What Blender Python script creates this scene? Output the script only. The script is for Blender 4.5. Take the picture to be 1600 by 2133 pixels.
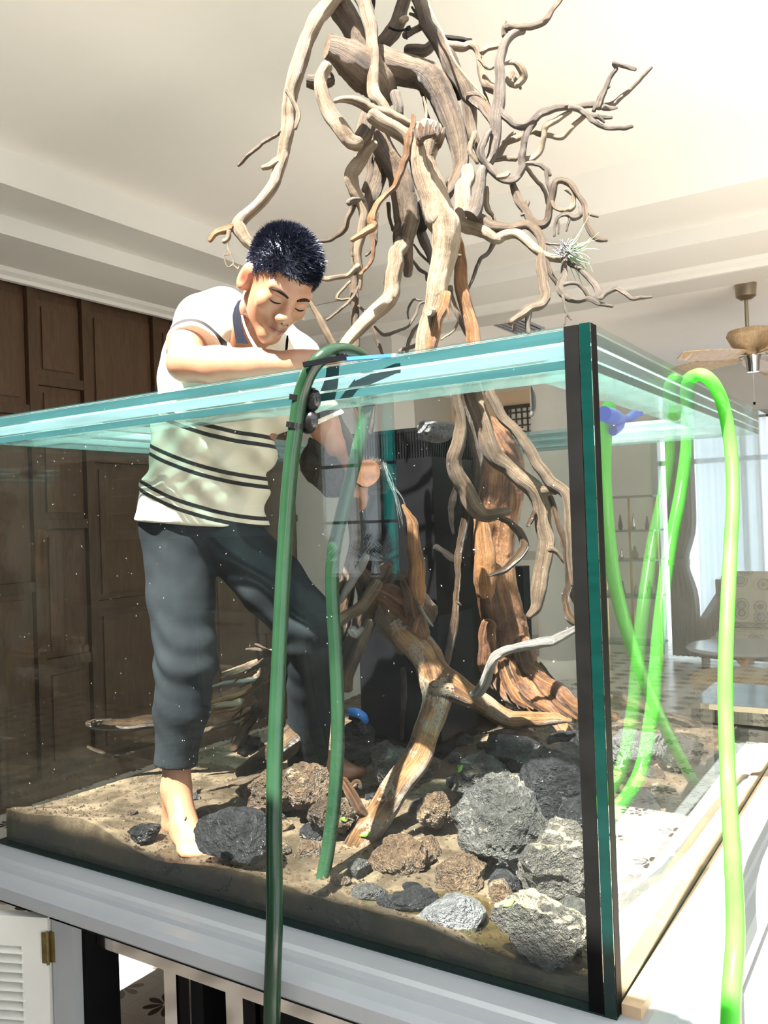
import bpy, bmesh, math, random
import numpy as np
from mathutils import Vector, Matrix
from mathutils.bvhtree import BVHTree

for _o in list(bpy.data.objects):
    bpy.data.objects.remove(_o, do_unlink=True)
S = bpy.context.scene
COL = S.collection
random.seed(7)
NR = np.random.RandomState(7)

# ------------------------------------------------------------------ camera
F_PX, CX, CY = 1791.0, 800.0, 1066.5
YAW, PITCH, ROLL = math.radians(32.6), math.radians(0.62), math.radians(2.03)
CAM = np.array([0.0, 0.0, 1.5])
_f = np.array([-math.sin(YAW) * math.cos(PITCH), math.cos(YAW) * math.cos(PITCH), math.sin(PITCH)])
_r0 = np.array([math.cos(YAW), math.sin(YAW), 0.0])
_u0 = np.cross(_r0, _f)
_r = _r0 * math.cos(ROLL) - _u0 * math.sin(ROLL)
_u = _u0 * math.cos(ROLL) + _r0 * math.sin(ROLL)

def at(px, py, d):
    """world point seen at photo pixel (px, py), d metres in front of the lens"""
    return CAM + d * (_f + _r * ((px - CX) / F_PX) - _u * ((py - CY) / F_PX))

def onplane(px, py, axis, val):
    v = _f + _r * ((px - CX) / F_PX) - _u * ((py - CY) / F_PX)
    return CAM + v * ((val - CAM[axis]) / v[axis])

cam_data = bpy.data.cameras.new('camera')
cam_data.sensor_fit = 'VERTICAL'
cam_data.sensor_height = 36.0
cam_data.lens = 36.0 * F_PX / 2133.0
cam_data.clip_start = 0.02
cam = bpy.data.objects.new('camera', cam_data)
COL.objects.link(cam)
_m = Matrix(((_r[0], _u[0], -_f[0], CAM[0]), (_r[1], _u[1], -_f[1], CAM[1]), (_r[2], _u[2], -_f[2], CAM[2]), (0, 0, 0, 1)))
cam.matrix_world = _m
S.camera = cam

# ------------------------------------------------------------------ light and exposure
world = bpy.data.worlds.new('sky')
S.world = world
world.use_nodes = True
_bg = world.node_tree.nodes['Background']
_bg.inputs[0].default_value = (0.86, 0.93, 1.0, 1)
_bg.inputs[1].default_value = 2.0
sun_d = bpy.data.lights.new('sun', 'SUN')
sun_d.energy = 32.0
sun_d.angle = math.radians(0.6)
sun_d.color = (1.0, 0.95, 0.86)
sun = bpy.data.objects.new('sun', sun_d)
COL.objects.link(sun)
SUN_DIR = Vector((-0.01, -0.50, 0.87)).normalized()      # towards the sun, through the added roof opening
sun.rotation_euler = SUN_DIR.to_track_quat('Z', 'Y').to_euler()
S.view_settings.view_transform = 'Standard'
S.view_settings.look = 'None'
S.view_settings.gamma = 1.0
S.view_settings.use_curve_mapping = False
S.view_settings.exposure = 0.52
S.cycles.transparent_max_bounces = 32
S.cycles.max_bounces = 10
S.cycles.glossy_bounces = 4
S.cycles.diffuse_bounces = 5
S.cycles.caustics_reflective = False
S.cycles.caustics_refractive = False

# ------------------------------------------------------------------ mesh helpers
class MB:
    """collects geometry for ONE mesh object"""
    def __init__(self):
        self.v, self.f, self.uv, self.has_uv = [], [], [], False
    def add(self, verts, faces, uvs=None):
        b = len(self.v)
        self.v.extend([tuple(map(float, p)) for p in verts])
        for i, fc in enumerate(faces):
            self.f.append(tuple(b + k for k in fc))
            if uvs is not None:
                self.has_uv = True
                self.uv.append(uvs[i])
            else:
                self.uv.append([(0, 0)] * len(fc))
        return self
    def box(self, x0, x1, y0, y1, z0, z1):
        x0, x1 = min(x0, x1), max(x0, x1); y0, y1 = min(y0, y1), max(y0, y1); z0, z1 = min(z0, z1), max(z0, z1)
        v = [(x0, y0, z0), (x1, y0, z0), (x1, y1, z0), (x0, y1, z0), (x0, y0, z1), (x1, y0, z1), (x1, y1, z1), (x0, y1, z1)]
        return self.add(v, [(3, 2, 1, 0), (4, 5, 6, 7), (0, 1, 5, 4), (1, 2, 6, 5), (2, 3, 7, 6), (3, 0, 4, 7)])
    def bar(self, a, b, w, h, up=(0, 0, 1)):
        """box beam from a to b, w wide and h high"""
        a, b = Vector(a), Vector(b)
        t = (b - a).normalized()
        s = t.cross(Vector(up)); s = s.normalized() if s.length > 1e-6 else Vector((1, 0, 0))
        n = s.cross(t)
        v = []
        for p in (a, b):
            for i, j in ((-1, -1), (1, -1), (1, 1), (-1, 1)):
                v.append(p + s * (i * w / 2) + n * (j * h / 2))
        return self.add(v, [(0, 1, 2, 3), (7, 6, 5, 4), (0, 4, 5, 1), (1, 5, 6, 2), (2, 6, 7, 3), (3, 7, 4, 0)])
    def prism(self, prof, axis, a, b):
        """2-D profile (list) extruded along axis from a to b; the profile is in the two other axes in order"""
        n = len(prof); v = []
        for q in (a, b):
            for (p0, p1) in prof:
                c = [p0, p1]; c.insert(axis, q); v.append(tuple(c))
        fs = [tuple(range(n - 1, -1, -1)), tuple(range(n, 2 * n))]
        fs += [(i, (i + 1) % n, n + (i + 1) % n, n + i) for i in range(n)]
        return self.add(v, fs)
    def lathe(self, prof, n=24, c=(0, 0, 0)):
        """(r, z) profile turned about the vertical through c"""
        v = []; m = len(prof)
        for i in range(n):
            a = 2 * math.pi * i / n
            for r, z in prof:
                v.append((c[0] + r * math.cos(a), c[1] + r * math.sin(a), c[2] + z))
        fs = []
        for i in range(n):
            j = (i + 1) % n
            for k in range(m - 1):
                fs.append((i * m + k, j * m + k, j * m + k + 1, i * m + k + 1))
        fs.append(tuple(i * m for i in range(n))[::-1])
        fs.append(tuple(i * m + m - 1 for i in range(n)))
        return self.add(v, fs)
    def tube(self, pts, rad, n=10, rough=0.0, seed=0, sub=5, cap=True, oval=None, jit=0.0, taper_round=False):
        """smooth swept tube through pts with a radius for each point; uv = (around, metres along)"""
        P, R = spline(pts, rad, sub)
        if jit:
            rs = np.random.RandomState(seed + 11)
            q_ = np.concatenate([[0], np.cumsum(np.linalg.norm(np.diff(P, axis=0), axis=1))]) / max(R.mean(), 1e-4)
            off = np.stack([np.sin(q_ * rs.uniform(.5, .8) + rs.uniform(0, 6)) + .6 * np.sin(q_ * rs.uniform(1.1, 1.6) + rs.uniform(0, 6)) for _ in range(3)], 1)
            P = P + off * (jit * .22 * R)[:, None]
        if taper_round:
            e0 = P[0] - P[1]; e0 /= max(np.linalg.norm(e0), 1e-9); e1 = P[-1] - P[-2]; e1 /= max(np.linalg.norm(e1), 1e-9)
            if taper_round in (True, 'start', 'both'):
                P = np.vstack([P[0] + e0 * R[0] * .62, P[0] + e0 * R[0] * .42, P]); R = np.concatenate([[R[0] * .34, R[0] * .76], R])
            if taper_round in (True, 'end', 'both'):
                P = np.vstack([P, P[-1] + e1 * R[-1] * .42, P[-1] + e1 * R[-1] * .62]); R = np.concatenate([R, [R[-1] * .76, R[-1] * .34]])
        m = len(P)
        T = np.gradient(P, axis=0); T /= np.maximum(np.linalg.norm(T, axis=1)[:, None], 1e-9)
        N = np.zeros_like(P)
        ref = np.array([0.31, 0.21, 0.93]) if abs(T[0] @ np.array([0.31, 0.21, 0.93])) < .9 else np.array([1.0, 0, 0])
        N[0] = np.cross(T[0], ref); N[0] /= np.linalg.norm(N[0])
        for i in range(1, m):
            w = N[i - 1] - T[i] * (N[i - 1] @ T[i]); N[i] = w / max(np.linalg.norm(w), 1e-9)
        B = np.cross(T, N)
        rs = np.random.RandomState(seed)
        ph = rs.uniform(0, 6.28, 8)
        L = np.concatenate([[0], np.cumsum(np.linalg.norm(np.diff(P, axis=0), axis=1))])
        ang = np.linspace(0, 2 * math.pi, n, endpoint=False)
        v, uvr = [], []
        rm = max(R.mean(), 1e-4)
        for i in range(m):
            q = L[i] / rm
            s = 1 + rough * (0.45 * np.sin(2 * ang + ph[0] + q * .22) + 0.4 * np.sin(3 * ang + ph[1] - q * .31) + 0.3 * np.sin(5 * ang + ph[2] + q * .45)
                             + .5 * math.sin(q * .23 + ph[5]) + .3 * math.sin(q * .61 + ph[3])) + rough * .16 * rs.normal(0, 1, n)
            ca, sa = np.cos(ang), np.sin(ang)
            if oval: ca = ca * oval
            v.extend((P[i] + (N[i] * (ca * s)[:, None] + B[i] * (sa * s)[:, None]) * R[i]))
        fs, uv = [], []
        for i in range(m - 1):
            for k in range(n):
                k2 = (k + 1) % n
                fs.append((i * n + k, i * n + k2, (i + 1) * n + k2, (i + 1) * n + k))
                u0, u1 = k / n, (k + 1) / n
                uv.append([(u0, L[i]), (u1, L[i]), (u1, L[i + 1]), (u0, L[i + 1])])
        if cap:
            fs.append(tuple(range(n - 1, -1, -1))); uv.append([(.5, 0)] * n)
            fs.append(tuple(range((m - 1) * n, m * n))); uv.append([(.5, L[-1])] * n)
        return self.add(v, fs, uv)
    def build(self, name, mat=None, parent=None, smooth=False, angle=None):
        me = bpy.data.meshes.new(name)
        me.from_pydata(self.v, [], self.f)
        if self.has_uv:
            l = me.uv_layers.new(name='UVMap')
            flat = [c for fc in self.uv for p in fc for c in p]
            l.data.foreach_set('uv', flat)
        me.validate()
        me.update()
        if smooth:
            me.shade_smooth()
            if angle: me.set_sharp_from_angle(angle=math.radians(angle))
        return link(name, me, mat, parent)

def link(name, me, mat=None, parent=None):
    o = bpy.data.objects.new(name, me)
    COL.objects.link(o)
    if mat is not None:
        me.materials.append(mat)
    if parent is not None:
        o.parent = parent
        o.matrix_parent_inverse = parent.matrix_basis.inverted()
    return o

def spline(pts, rad, sub=5):
    P = np.array(pts, float); R = np.array(rad, float)
    if len(P) == 2:
        t = np.linspace(0, 1, sub + 1)[:, None]
        return P[0] + (P[1] - P[0]) * t, R[0] + (R[1] - R[0]) * t[:, 0]
    Q = np.vstack([2 * P[0] - P[1], P, 2 * P[-1] - P[-2]]); RR = np.concatenate([[R[0]], R, [R[-1]]])
    out, ro = [], []
    for i in range(1, len(Q) - 2):
        for k in range(sub):
            t = k / sub
            a, b, c, d = Q[i - 1], Q[i], Q[i + 1], Q[i + 2]
            out.append(.5 * ((2 * b) + (c - a) * t + (2 * a - 5 * b + 4 * c - d) * t * t + (3 * b - a - 3 * c + d) * t ** 3))
            ro.append(RR[i] + (RR[i + 1] - RR[i]) * (3 * t * t - 2 * t ** 3))
    out.append(P[-1]); ro.append(R[-1])
    return np.array(out), np.array(ro)

def empty(name, loc, label=None, cat=None, group=None, kind=None):
    o = bpy.data.objects.new(name, None)
    COL.objects.link(o)
    o.location = loc
    o.empty_display_size = 0.05
    tag(o, label, cat, group, kind)
    return o

def tag(o, label=None, cat=None, group=None, kind=None):
    if label: o['label'] = label
    if cat: o['category'] = cat
    if group: o['group'] = group
    if kind: o['kind'] = kind
    return o

def struct(o, label=None):
    o['kind'] = 'structure'
    if label: o['label'] = label
    return o

def copy_tree(o, parent=None, only_child=False):
    c = o.copy(); COL.objects.link(c); c.parent = parent
    for ch in list(o.children):
        d = ch.copy(); COL.objects.link(d); d.parent = c
        for g in list(ch.children):
            e = g.copy(); COL.objects.link(e); e.parent = d
    return c

# ------------------------------------------------------------------ materials
class NT:
    def __init__(self, name):
        self.m = bpy.data.materials.new(name); self.m.use_nodes = True
        self.t = self.m.node_tree; self.t.nodes.clear()
        self.out = self.t.nodes.new('ShaderNodeOutputMaterial')
    def n(self, kind, **kw):
        nd = self.t.nodes.new('ShaderNode' + kind)
        for k, v in kw.items():
            if k.startswith('in_'):
                key = k[3:]
                key = int(key) if key.isdigit() else key.replace('_', ' ')
                self.put(nd.inputs[key], v)
            else:
                setattr(nd, k, v)
        return nd
    def put(self, sock, v):
        if hasattr(v, 'outputs'): self.t.links.new(v.outputs[0], sock)
        elif hasattr(v, 'is_output'): self.t.links.new(v, sock)
        else:
            if isinstance(v, (tuple, list)) and len(v) == 3 and sock.type == 'RGBA': v = (*v, 1)
            sock.default_value = v
    def math(self, op, a, b=None, c=None, clamp=False):
        nd = self.t.nodes.new('ShaderNodeMath'); nd.operation = op; nd.use_clamp = clamp
        self.put(nd.inputs[0], a)
        if b is not None: self.put(nd.inputs[1], b)
        if c is not None: self.put(nd.inputs[2], c)
        return nd.outputs[0]
    def mix(self, f, a, b, mode='MIX'):
        nd = self.t.nodes.new('ShaderNodeMix'); nd.data_type = 'RGBA'; nd.blend_type = mode
        self.put(nd.inputs[0], f); self.put(nd.inputs[6], a); self.put(nd.inputs[7], b)
        return nd.outputs[2]
    def ramp(self, f, stops, interp='LINEAR'):
        nd = self.t.nodes.new('ShaderNodeValToRGB'); nd.color_ramp.interpolation = interp
        el = nd.color_ramp.elements
        while len(el) < len(stops): el.new(0.5)
        for e, (p, c) in zip(el, stops):
            e.position = p; e.color = (*c, 1) if len(c) == 3 else c
        self.put(nd.inputs[0], f)
        return nd.outputs[0]
    def coord(self, kind='Object', scale=(1, 1, 1), rot=(0, 0, 0)):
        tc = self.t.nodes.new('ShaderNodeTexCoord')
        mp = self.t.nodes.new('ShaderNodeMapping')
        mp.inputs['Scale'].default_value = scale; mp.inputs['Rotation'].default_value = rot
        self.t.links.new(tc.outputs[kind], mp.inputs[0])
        return mp.outputs[0]
    def noise(self, vec, scale=5, detail=4, rough=.55, dist=0.0):
        nd = self.n('TexNoise'); nd.inputs['Scale'].default_value = scale; nd.inputs['Detail'].default_value = detail
        nd.inputs['Roughness'].default_value = rough; nd.inputs['Distortion'].default_value = dist
        self.t.links.new(vec, nd.inputs['Vector'])
        return nd.outputs[0]
    def bump(self, h, strength=.3, dist=.01):
        nd = self.n('Bump'); nd.inputs['Strength'].default_value = strength; nd.inputs['Distance'].default_value = dist
        self.t.links.new(h, nd.inputs['Height'])
        return nd.outputs[0]
    def principled(self, color, rough=.5, metal=0.0, bump=None, **kw):
        p = self.n('BsdfPrincipled')
        self.put(p.inputs['Base Color'], color); self.put(p.inputs['Roughness'], rough); self.put(p.inputs['Metallic'], metal)
        if bump is not None: self.t.links.new(bump, p.inputs['Normal'])
        for k, v in kw.items(): self.put(p.inputs[k.replace('_', ' ')], v)
        self.t.links.new(p.outputs[0], self.out.inputs[0])
        return p
    def surface(self, sh):
        self.t.links.new(sh.outputs[0] if hasattr(sh, 'outputs') else sh, self.out.inputs[0])
        return self.m

def plain(name, col, rough=.5, metal=0.0, var=.06, scale=9.0, bump=.0, **kw):
    t = NT(name); c = t.coord()
    nz = t.noise(c, scale, 4)
    dk = tuple(x * (1 - var) for x in col); lt = tuple(min(1, x * (1 + var)) for x in col)
    color = t.ramp(nz, [(.3, dk), (.7, lt)])
    b = t.bump(t.noise(c, scale * 6, 3), bump, .004) if bump else None
    t.principled(color, rough, metal, b, **kw)
    return t.m

def wood_mat(name, stops, gscale=9.0, rough=.6, bump=.5, along=2.2, spec=.5, sand=None):
    """stringy grain that follows the branch: uv = (around, metres along)"""
    t = NT(name)
    uv = t.coord('UV', (gscale, along, 1))
    ob = t.coord('Object')
    # wrap-free grain: object noise stretched is mixed with the uv grain
    g = t.noise(uv, 1.6, 6, .68, .6)
    big = t.noise(ob, 11.0, 5, .6)
    f = t.math('ADD', t.math('MULTIPLY', g, .6), t.math('MULTIPLY', big, .4))
    f = t.math('MULTIPLY_ADD', t.math('SUBTRACT', f, .5), 2.1, .50)
    col = t.ramp(f, stops)
    if sand:
        fine = t.noise(ob, 160, 2); patch = t.noise(ob, 16, 4)
        m = t.math('MULTIPLY', t.math('GREATER_THAN', patch, sand[0]), t.math('GREATER_THAN', fine, .42))
        col = t.mix(m, col, sand[1])
    gr = t.noise(t.coord('UV', (gscale * 2.4, along * 1.1, 1)), 2.6, 6, .75, .5)
    crack = t.math('LESS_THAN', gr, .40)
    col = t.mix(t.math('MULTIPLY', crack, .55), col, tuple(x * .35 for x in stops[0][1]))
    pits = t.noise(ob, 55, 3, .6)
    b = t.bump(t.math('ADD', gr, t.math('MULTIPLY', pits, .4)), bump * 1.9, .014)
    t.principled(col, rough, 0, b, Specular_IOR_Level=spec)
    return t.m

M = {}
M['ceiling'] = plain('ceiling_paint', (.90, .86, .81), .85, var=.015, scale=1.5)
M['tray'] = plain('tray_paint', (.76, .74, .70), .8, var=.015, scale=1.5)
M['wall_white'] = plain('wall_paint', (.62, .60, .56), .8, var=.02, scale=2)
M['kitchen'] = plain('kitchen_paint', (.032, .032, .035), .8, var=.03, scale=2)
M['wall_peach'] = plain('peach_paint', (.78, .58, .40), .8, var=.03, scale=2)
M['white_gloss'] = plain('white_lacquer', (.37, .385, .40), .35, var=.04, scale=6, bump=.05)
M['white_sun'] = M['white_gloss']
M['ivory'] = plain('ivory_lacquer', (.74, .73, .68), .4, var=.04, scale=6)
M['black'] = plain('black_plastic', (.005, .005, .006), .3, var=.2, Specular_IOR_Level=.10)
M['blackmatte'] = plain('black_matte', (.006, .006, .0065), .6, var=.2, Specular_IOR_Level=.1)
M['brass'] = plain('aged_brass', (.20, .15, .06), .45, .9, var=.3, scale=40)
M['gold'] = plain('polished_gold', (.75, .48, .13), .25, 1.0, var=.1)
M['chrome'] = plain('chrome', (.6, .6, .58), .18, 1.0, var=.05)
M['darkframe'] = plain('dark_wood_frame', (.05, .035, .025), .4, var=.3)
M['silicone'] = plain('black_silicone', (.005, .005, .005), .55, var=.3, Specular_IOR_Level=.05)

def schlick(t, f0=.030):
    g = t.n('NewGeometry')
    d = t.n('VectorMath', operation='DOT_PRODUCT')
    t.t.links.new(g.outputs['Normal'], d.inputs[0]); t.t.links.new(g.outputs['Incoming'], d.inputs[1])
    c = t.math('SUBTRACT', 1.0, t.math('ABSOLUTE', d.outputs['Value']), clamp=True)
    return t.math('MULTIPLY_ADD', t.math('POWER', c, 5.0), 1 - f0, f0)

def glass_mat(name, tint=(.965, .985, .978), ior=1.5, dirt=.0012, dcol=(.8, .85, .82), dscale=6.0):
    t = NT(name)
    fr = schlick(t)
    tr = t.n('BsdfTransparent'); tr.inputs[0].default_value = (*tint, 1)
    gl = t.n('BsdfGlossy'); gl.inputs['Roughness'].default_value = 0.0; gl.inputs[0].default_value = (.95, 1, .98, 1)
    mx = t.n('MixShader'); t.put(mx.inputs[0], fr)
    t.t.links.new(tr.outputs[0], mx.inputs[1]); t.t.links.new(gl.outputs[0], mx.inputs[2])
    if dirt:
        df = t.n('BsdfDiffuse'); df.inputs[0].default_value = (*dcol, 1)
        c = t.coord()
        nz = t.noise(c, dscale, 5, .65, 1.0)
        specks = t.noise(c, 140, 1)
        a = t.math('MULTIPLY', t.math('POWER', nz, 2.2), dirt * 2.6)
        b = t.math('MULTIPLY', t.math('GREATER_THAN', specks, .80), .16)
        m2 = t.n('MixShader'); t.put(m2.inputs[0], t.math('ADD', a, b, clamp=True))
        t.t.links.new(mx.outputs[0], m2.inputs[1]); t.t.links.new(df.outputs[0], m2.inputs[2])
        mx = m2
    return t.surface(mx)

M['glass'] = glass_mat('tank_glass')
M['glass_back'] = glass_mat('tank_glass_rear', (.95, .98, .97), dirt=.002)

def frosted(name, tint, col, amount):
    t = NT(name)
    fr = schlick(t)
    tr = t.n('BsdfTransparent'); tr.inputs[0].default_value = (*tint, 1)
    gl = t.n('BsdfGlossy'); gl.inputs['Roughness'].default_value = .04
    tl = t.n('BsdfTranslucent'); tl.inputs[0].default_value = (*col, 1)
    df = t.n('BsdfDiffuse'); df.inputs[0].default_value = (*col, 1)
    a = t.n('AddShader'); t.t.links.new(tl.outputs[0], a.inputs[0]); t.t.links.new(df.outputs[0], a.inputs[1])
    m1 = t.n('MixShader'); t.put(m1.inputs[0], t.math('MULTIPLY', fr, .6))
    t.t.links.new(tr.outputs[0], m1.inputs[1]); t.t.links.new(gl.outputs[0], m1.inputs[2])
    m2 = t.n('MixShader'); t.put(m2.inputs[0], t.math('MULTIPLY_ADD', t.noise(t.coord(), 7, 4), .35, amount))
    t.t.links.new(m1.outputs[0], m2.inputs[1]); t.t.links.new(a.outputs[0], m2.inputs[2])
    return t.surface(m2)

M['brace'] = frosted('brace_glass', (.84, .92, .91), (.30, .37, .37), .08)
def edge_glass(name, col, rough=.12):
    t = NT(name); c = t.coord('Object', (1, 1, 14))
    nz = t.noise(c, 3, 3)
    color = t.ramp(nz, [(.3, tuple(x * .8 for x in col)), (.7, tuple(min(1, x * 1.15) for x in col))])
    p = t.principled(color, rough, 0, None, Specular_IOR_Level=.6)
    p.inputs['Transmission Weight'].default_value = .15
    return t.m
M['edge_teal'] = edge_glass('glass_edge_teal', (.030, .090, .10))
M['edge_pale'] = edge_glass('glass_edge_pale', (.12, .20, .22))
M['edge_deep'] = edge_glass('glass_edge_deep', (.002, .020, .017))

def tile_floor():
    t = NT('flower_tile')
    tc = t.n('TexCoord'); sep = t.n('SeparateXYZ'); t.t.links.new(tc.outputs['Object'], sep.inputs[0])
    P = .20
    def cell(o): return t.math('SUBTRACT', t.math('MULTIPLY', t.math('FRACT', t.math('DIVIDE', o, P)), 1.0), .5)
    x, y = cell(sep.outputs[0]), cell(sep.outputs[1])
    r = t.math('SQRT', t.math('ADD', t.math('MULTIPLY', x, x), t.math('MULTIPLY', y, y)))
    a = t.math('ARCTAN2', y, x)
    pet = t.math('ABSOLUTE', t.math('COSINE', t.math('MULTIPLY', a, 4.0)))
    lim = t.math('MULTIPLY_ADD', t.math('POWER', pet, .7), .30, .05)
    fl = t.math('LESS_THAN', r, lim)
    core = t.math('GREATER_THAN', r, .045)
    fl = t.math('MULTIPLY', fl, core)
    thin = t.math('GREATER_THAN', pet, .35)
    fl = t.math('MULTIPLY', fl, thin)
    # every second tile carries a paler flower
    kx = t.math('FLOOR', t.math('DIVIDE', sep.outputs[0], P)); ky = t.math('FLOOR', t.math('DIVIDE', sep.outputs[1], P))
    chk = t.math('MODULO', t.math('ABSOLUTE', t.math('ADD', kx, ky)), 2.0)
    fcol = t.mix(chk, (.075, .055, .045), (.33, .27, .25))
    nz = t.noise(tc.outputs['Object'], 3, 4)
    base = t.ramp(nz, [(.3, (.62, .58, .52)), (.7, (.70, .67, .62))])
    g = t.math('MAXIMUM', t.math('ABSOLUTE', x), t.math('ABSOLUTE', y))
    grout = t.math('GREATER_THAN', g, .494)
    base = t.mix(grout, base, (.50, .46, .41))
    t.principled(t.mix(fl, base, fcol), .22, 0)
    return t.m
M['tile'] = tile_floor()

def panel_wood(name, a, b):
    t = NT(name); c = t.coord('Object', (6, 6, .9))
    g = t.noise(c, 5, 6, .65, 1.2)
    col = t.ramp(g, [(.3, a), (.7, b)])
    t.principled(col, .42, 0, t.bump(g, .12, .004))
    return t.m
M['panel'] = panel_wood('walnut_panel', (.050, .024, .011), (.095, .050, .022))
M['panel2'] = panel_wood('walnut_rail', (.040, .018, .008), (.075, .038, .016))

# ------------------------------------------------------------------ the room
WX, BY = -4.29, 5.44            # panelled wall, beam to the sitting room
struct(MB().box(-7.0, 4.2, -3.4, 10.2, -.12, 0).build('floor', M['tile']), 'pale tiled floor with dark flower motifs')
c = MB()
# ceiling slab around an invented roof opening, shaped for the sun on the tank
SKX0, SKX1, SKY0, SKY1 = -2.05, 2.4, -0.02, 1.88
c.box(-3.417, -2.75, -3.4, 4.2, 3.215, 3.32).box(-2.75, SKX0, 1.42, 4.2, 3.215, 3.32).box(-2.75, SKX0, -3.4, SKY0, 3.215, 3.32).box(SKX1, 4.2, SKY0, 4.2, 3.215, 3.32)  # includes a left bay added to put sun on the floor beside the cabinet
c.box(SKX0, 0.1, -3.4, SKY0, 3.215, 3.32).box(0.1, 4.2, -0.55, SKY0, 3.215, 3.32).box(SKX0, -1.15, SKY1, 4.2, 3.215, 3.32).box(-1.15, SKX1, 2.5, 4.2, 3.215, 3.32)   # a second invented opening: sun on the floor behind the camera brightens the ceiling
c.box(0.1, 4.2, -3.4, -2.4, 3.215, 3.32)
ceil = struct(c.build('ceiling', M['ceiling']), 'cream tray ceiling above the tank')
c = MB()
c.prism([(-4.5, 2.96), (-3.755, 2.96), (-3.755, 3.054), (-3.417, 3.054), (-3.417, 3.32), (-4.5, 3.32)], 1, -3.4, BY)   # profile (x, z) along y
# the far side of the tray: profile (y, z) along x
c.prism([(BY, 2.96), (4.905, 2.96), (4.905, 3.054), (4.396, 3.054), (4.2, 3.215), (4.2, 3.32), (BY, 3.32)], 0, -3.417, 4.2)
c.box(-3.7549, -3.4171, 4.905, BY, 2.96, 3.05)
struct(c.build('ceiling.001', M['tray']), 'stepped plaster border of the tray ceiling')
c = MB()
def cove(cx, cy, r0, z0, n=7):
    return None
c.prism([(WX, 2.905), (WX + .035, 2.905), (WX + .04, 2.925), (WX + .075, 2.94), (WX + .09, 2.96), (WX, 2.96)], 1, -1.0, BY)
struct(c.build('trim_1', M['tray']), 'white crown moulding over the wood panelling')
c = MB()
c.prism([(BY, 2.905), (BY - .03, 2.905), (BY - .035, 2.925), (BY - .065, 2.94), (BY - .085, 2.96), (BY, 2.96)], 0, WX, 4.2)
struct(c.build('trim_2', M['tray']), 'white crown moulding along the beam')
struct(MB().box(WX - .2, 4.2, BY, BY + .30, 2.905, 3.32).build('wall_beam', M['wall_white']), 'white beam between tank room and sitting room')
# pier left of the opening
px_ = onplane(815, 690, 1, BY)[0]
struct(MB().box(WX - .2, px_, BY, BY + .30, 0, 2.905).build('wall_pier', M['wall_white']), 'pale grey wall beside the panelled wall')
# panelled wall: carcass, then each raised panel and rail is a piece of its own
wl = struct(MB().box(WX - .16, WX - .03, 0.6, BY, 0, 3.1).build('wall_left', M['panel2']), 'dark walnut panelled wall')
ys = [0.6, 1.15, 1.75, 2.42, 3.05, 3.42, 3.98, 4.42, 4.93, 5.44]
rows = [[.12, 1.05, 1.95, 2.88], [.12, .75, 1.55, 2.38, 2.88], [.12, 1.2, 2.2, 2.88], [.12, .95, 1.78, 2.52, 2.88]]
for i in range(len(ys) - 1):
    y0, y1 = ys[i], ys[i + 1]
    zz = rows[(i * 3 + 1) % 4]
    MB().box(WX - .03, WX + .012, y0 - .028, y0 + .028, 0.1, 2.9).build('stile', M['panel2'], wl)
    for k in range(len(zz) - 1):
        z0, z1 = zz[k] + .03, zz[k + 1] - .03
        b = MB(); x0, x1 = WX - .03, WX - .004
        b.prism([(y0 + .035, z0), (y1 - .035, z0), (y1 - .035, z1), (y0 + .035, z1)], 0, x0, x1 - .012)
        b.box(x1 - .012, x1, y0 + .075, y1 - .075, z0 + .04, z1 - .04)
        b.build('panel', M['panel'], wl)
        if k: MB().box(WX - .03, WX + .008, y0 + .028, y1 - .028, zz[k] - .028, zz[k] + .028).build('rail', M['panel2'], wl)
struct(MB().box(WX - .03, WX + .02, .6, BY, 0, .11).build('baseboard_left', M['panel2']))

# sitting room beyond the beam
FY = 9.2; WR1 = -.75
struct(MB().box(-5.0, 4.2, BY + .30, FY + .4, 2.95, 3.05).build('ceiling.002', M['ceiling']), 'white sitting room ceiling')
w = MB()
w.box(-5.0, -2.45, FY, FY + .15, 0, 2.95)
w.box(-2.45, WR1, FY, FY + .15, 2.45, 2.95).box(WR1, 4.2, FY, FY + .15, 0, 2.95)
struct(w.build('wall_far', M['wall_white']), 'pale far wall of the sitting room')
struct(MB().box(-4.85, -2.95, FY - .03, FY, 2.285, 2.95).build('wall_upper', M['wall_peach']), 'peach painted band above the far doors')
struct(MB().box(-5.0, -4.85, BY + .3, FY, 0, 2.95).build('wall_sitting', M['wall_white']))
wn = struct(MB().box(-2.50, WR1 + .05, FY - .03, FY + .10, 2.40, 2.47).box(-2.50, -2.43, FY - .03, FY + .1, 0, 2.42).box(WR1 - .02, WR1 + .05, FY - .03, FY + .1, 0, 2.42)
            .build('window_1', M['white_gloss']), 'tall bright window with white frame')
for xx in (-1.6,):
    MB().box(xx - .025, xx + .025, FY + .02, FY + .08, 0, 2.42).build('mullion', M['white_gloss'], wn)
MB().box(-2.43, WR1 - .02, FY + .02, FY + .08, 1.98, 2.03).build('transom', M['white_gloss'], wn)
# pale lower wall panels and door casing seen through the tank
pw = struct(MB().box(-4.30, -3.05, FY - .04, FY, 0, 2.28).build('door_1', M['wall_white']), 'pale panelled double door')
for (x0, x1, z0, z1) in ((-4.22, -3.72, .15, 1.0), (-4.22, -3.72, 1.1, 2.2), (-3.63, -3.13, .15, 1.0), (-3.63, -3.13, 1.1, 2.2)):
    MB().box(x0, x1, FY - .062, FY - .04, z0, z1).build('panel', M['ceiling'], pw)
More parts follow.
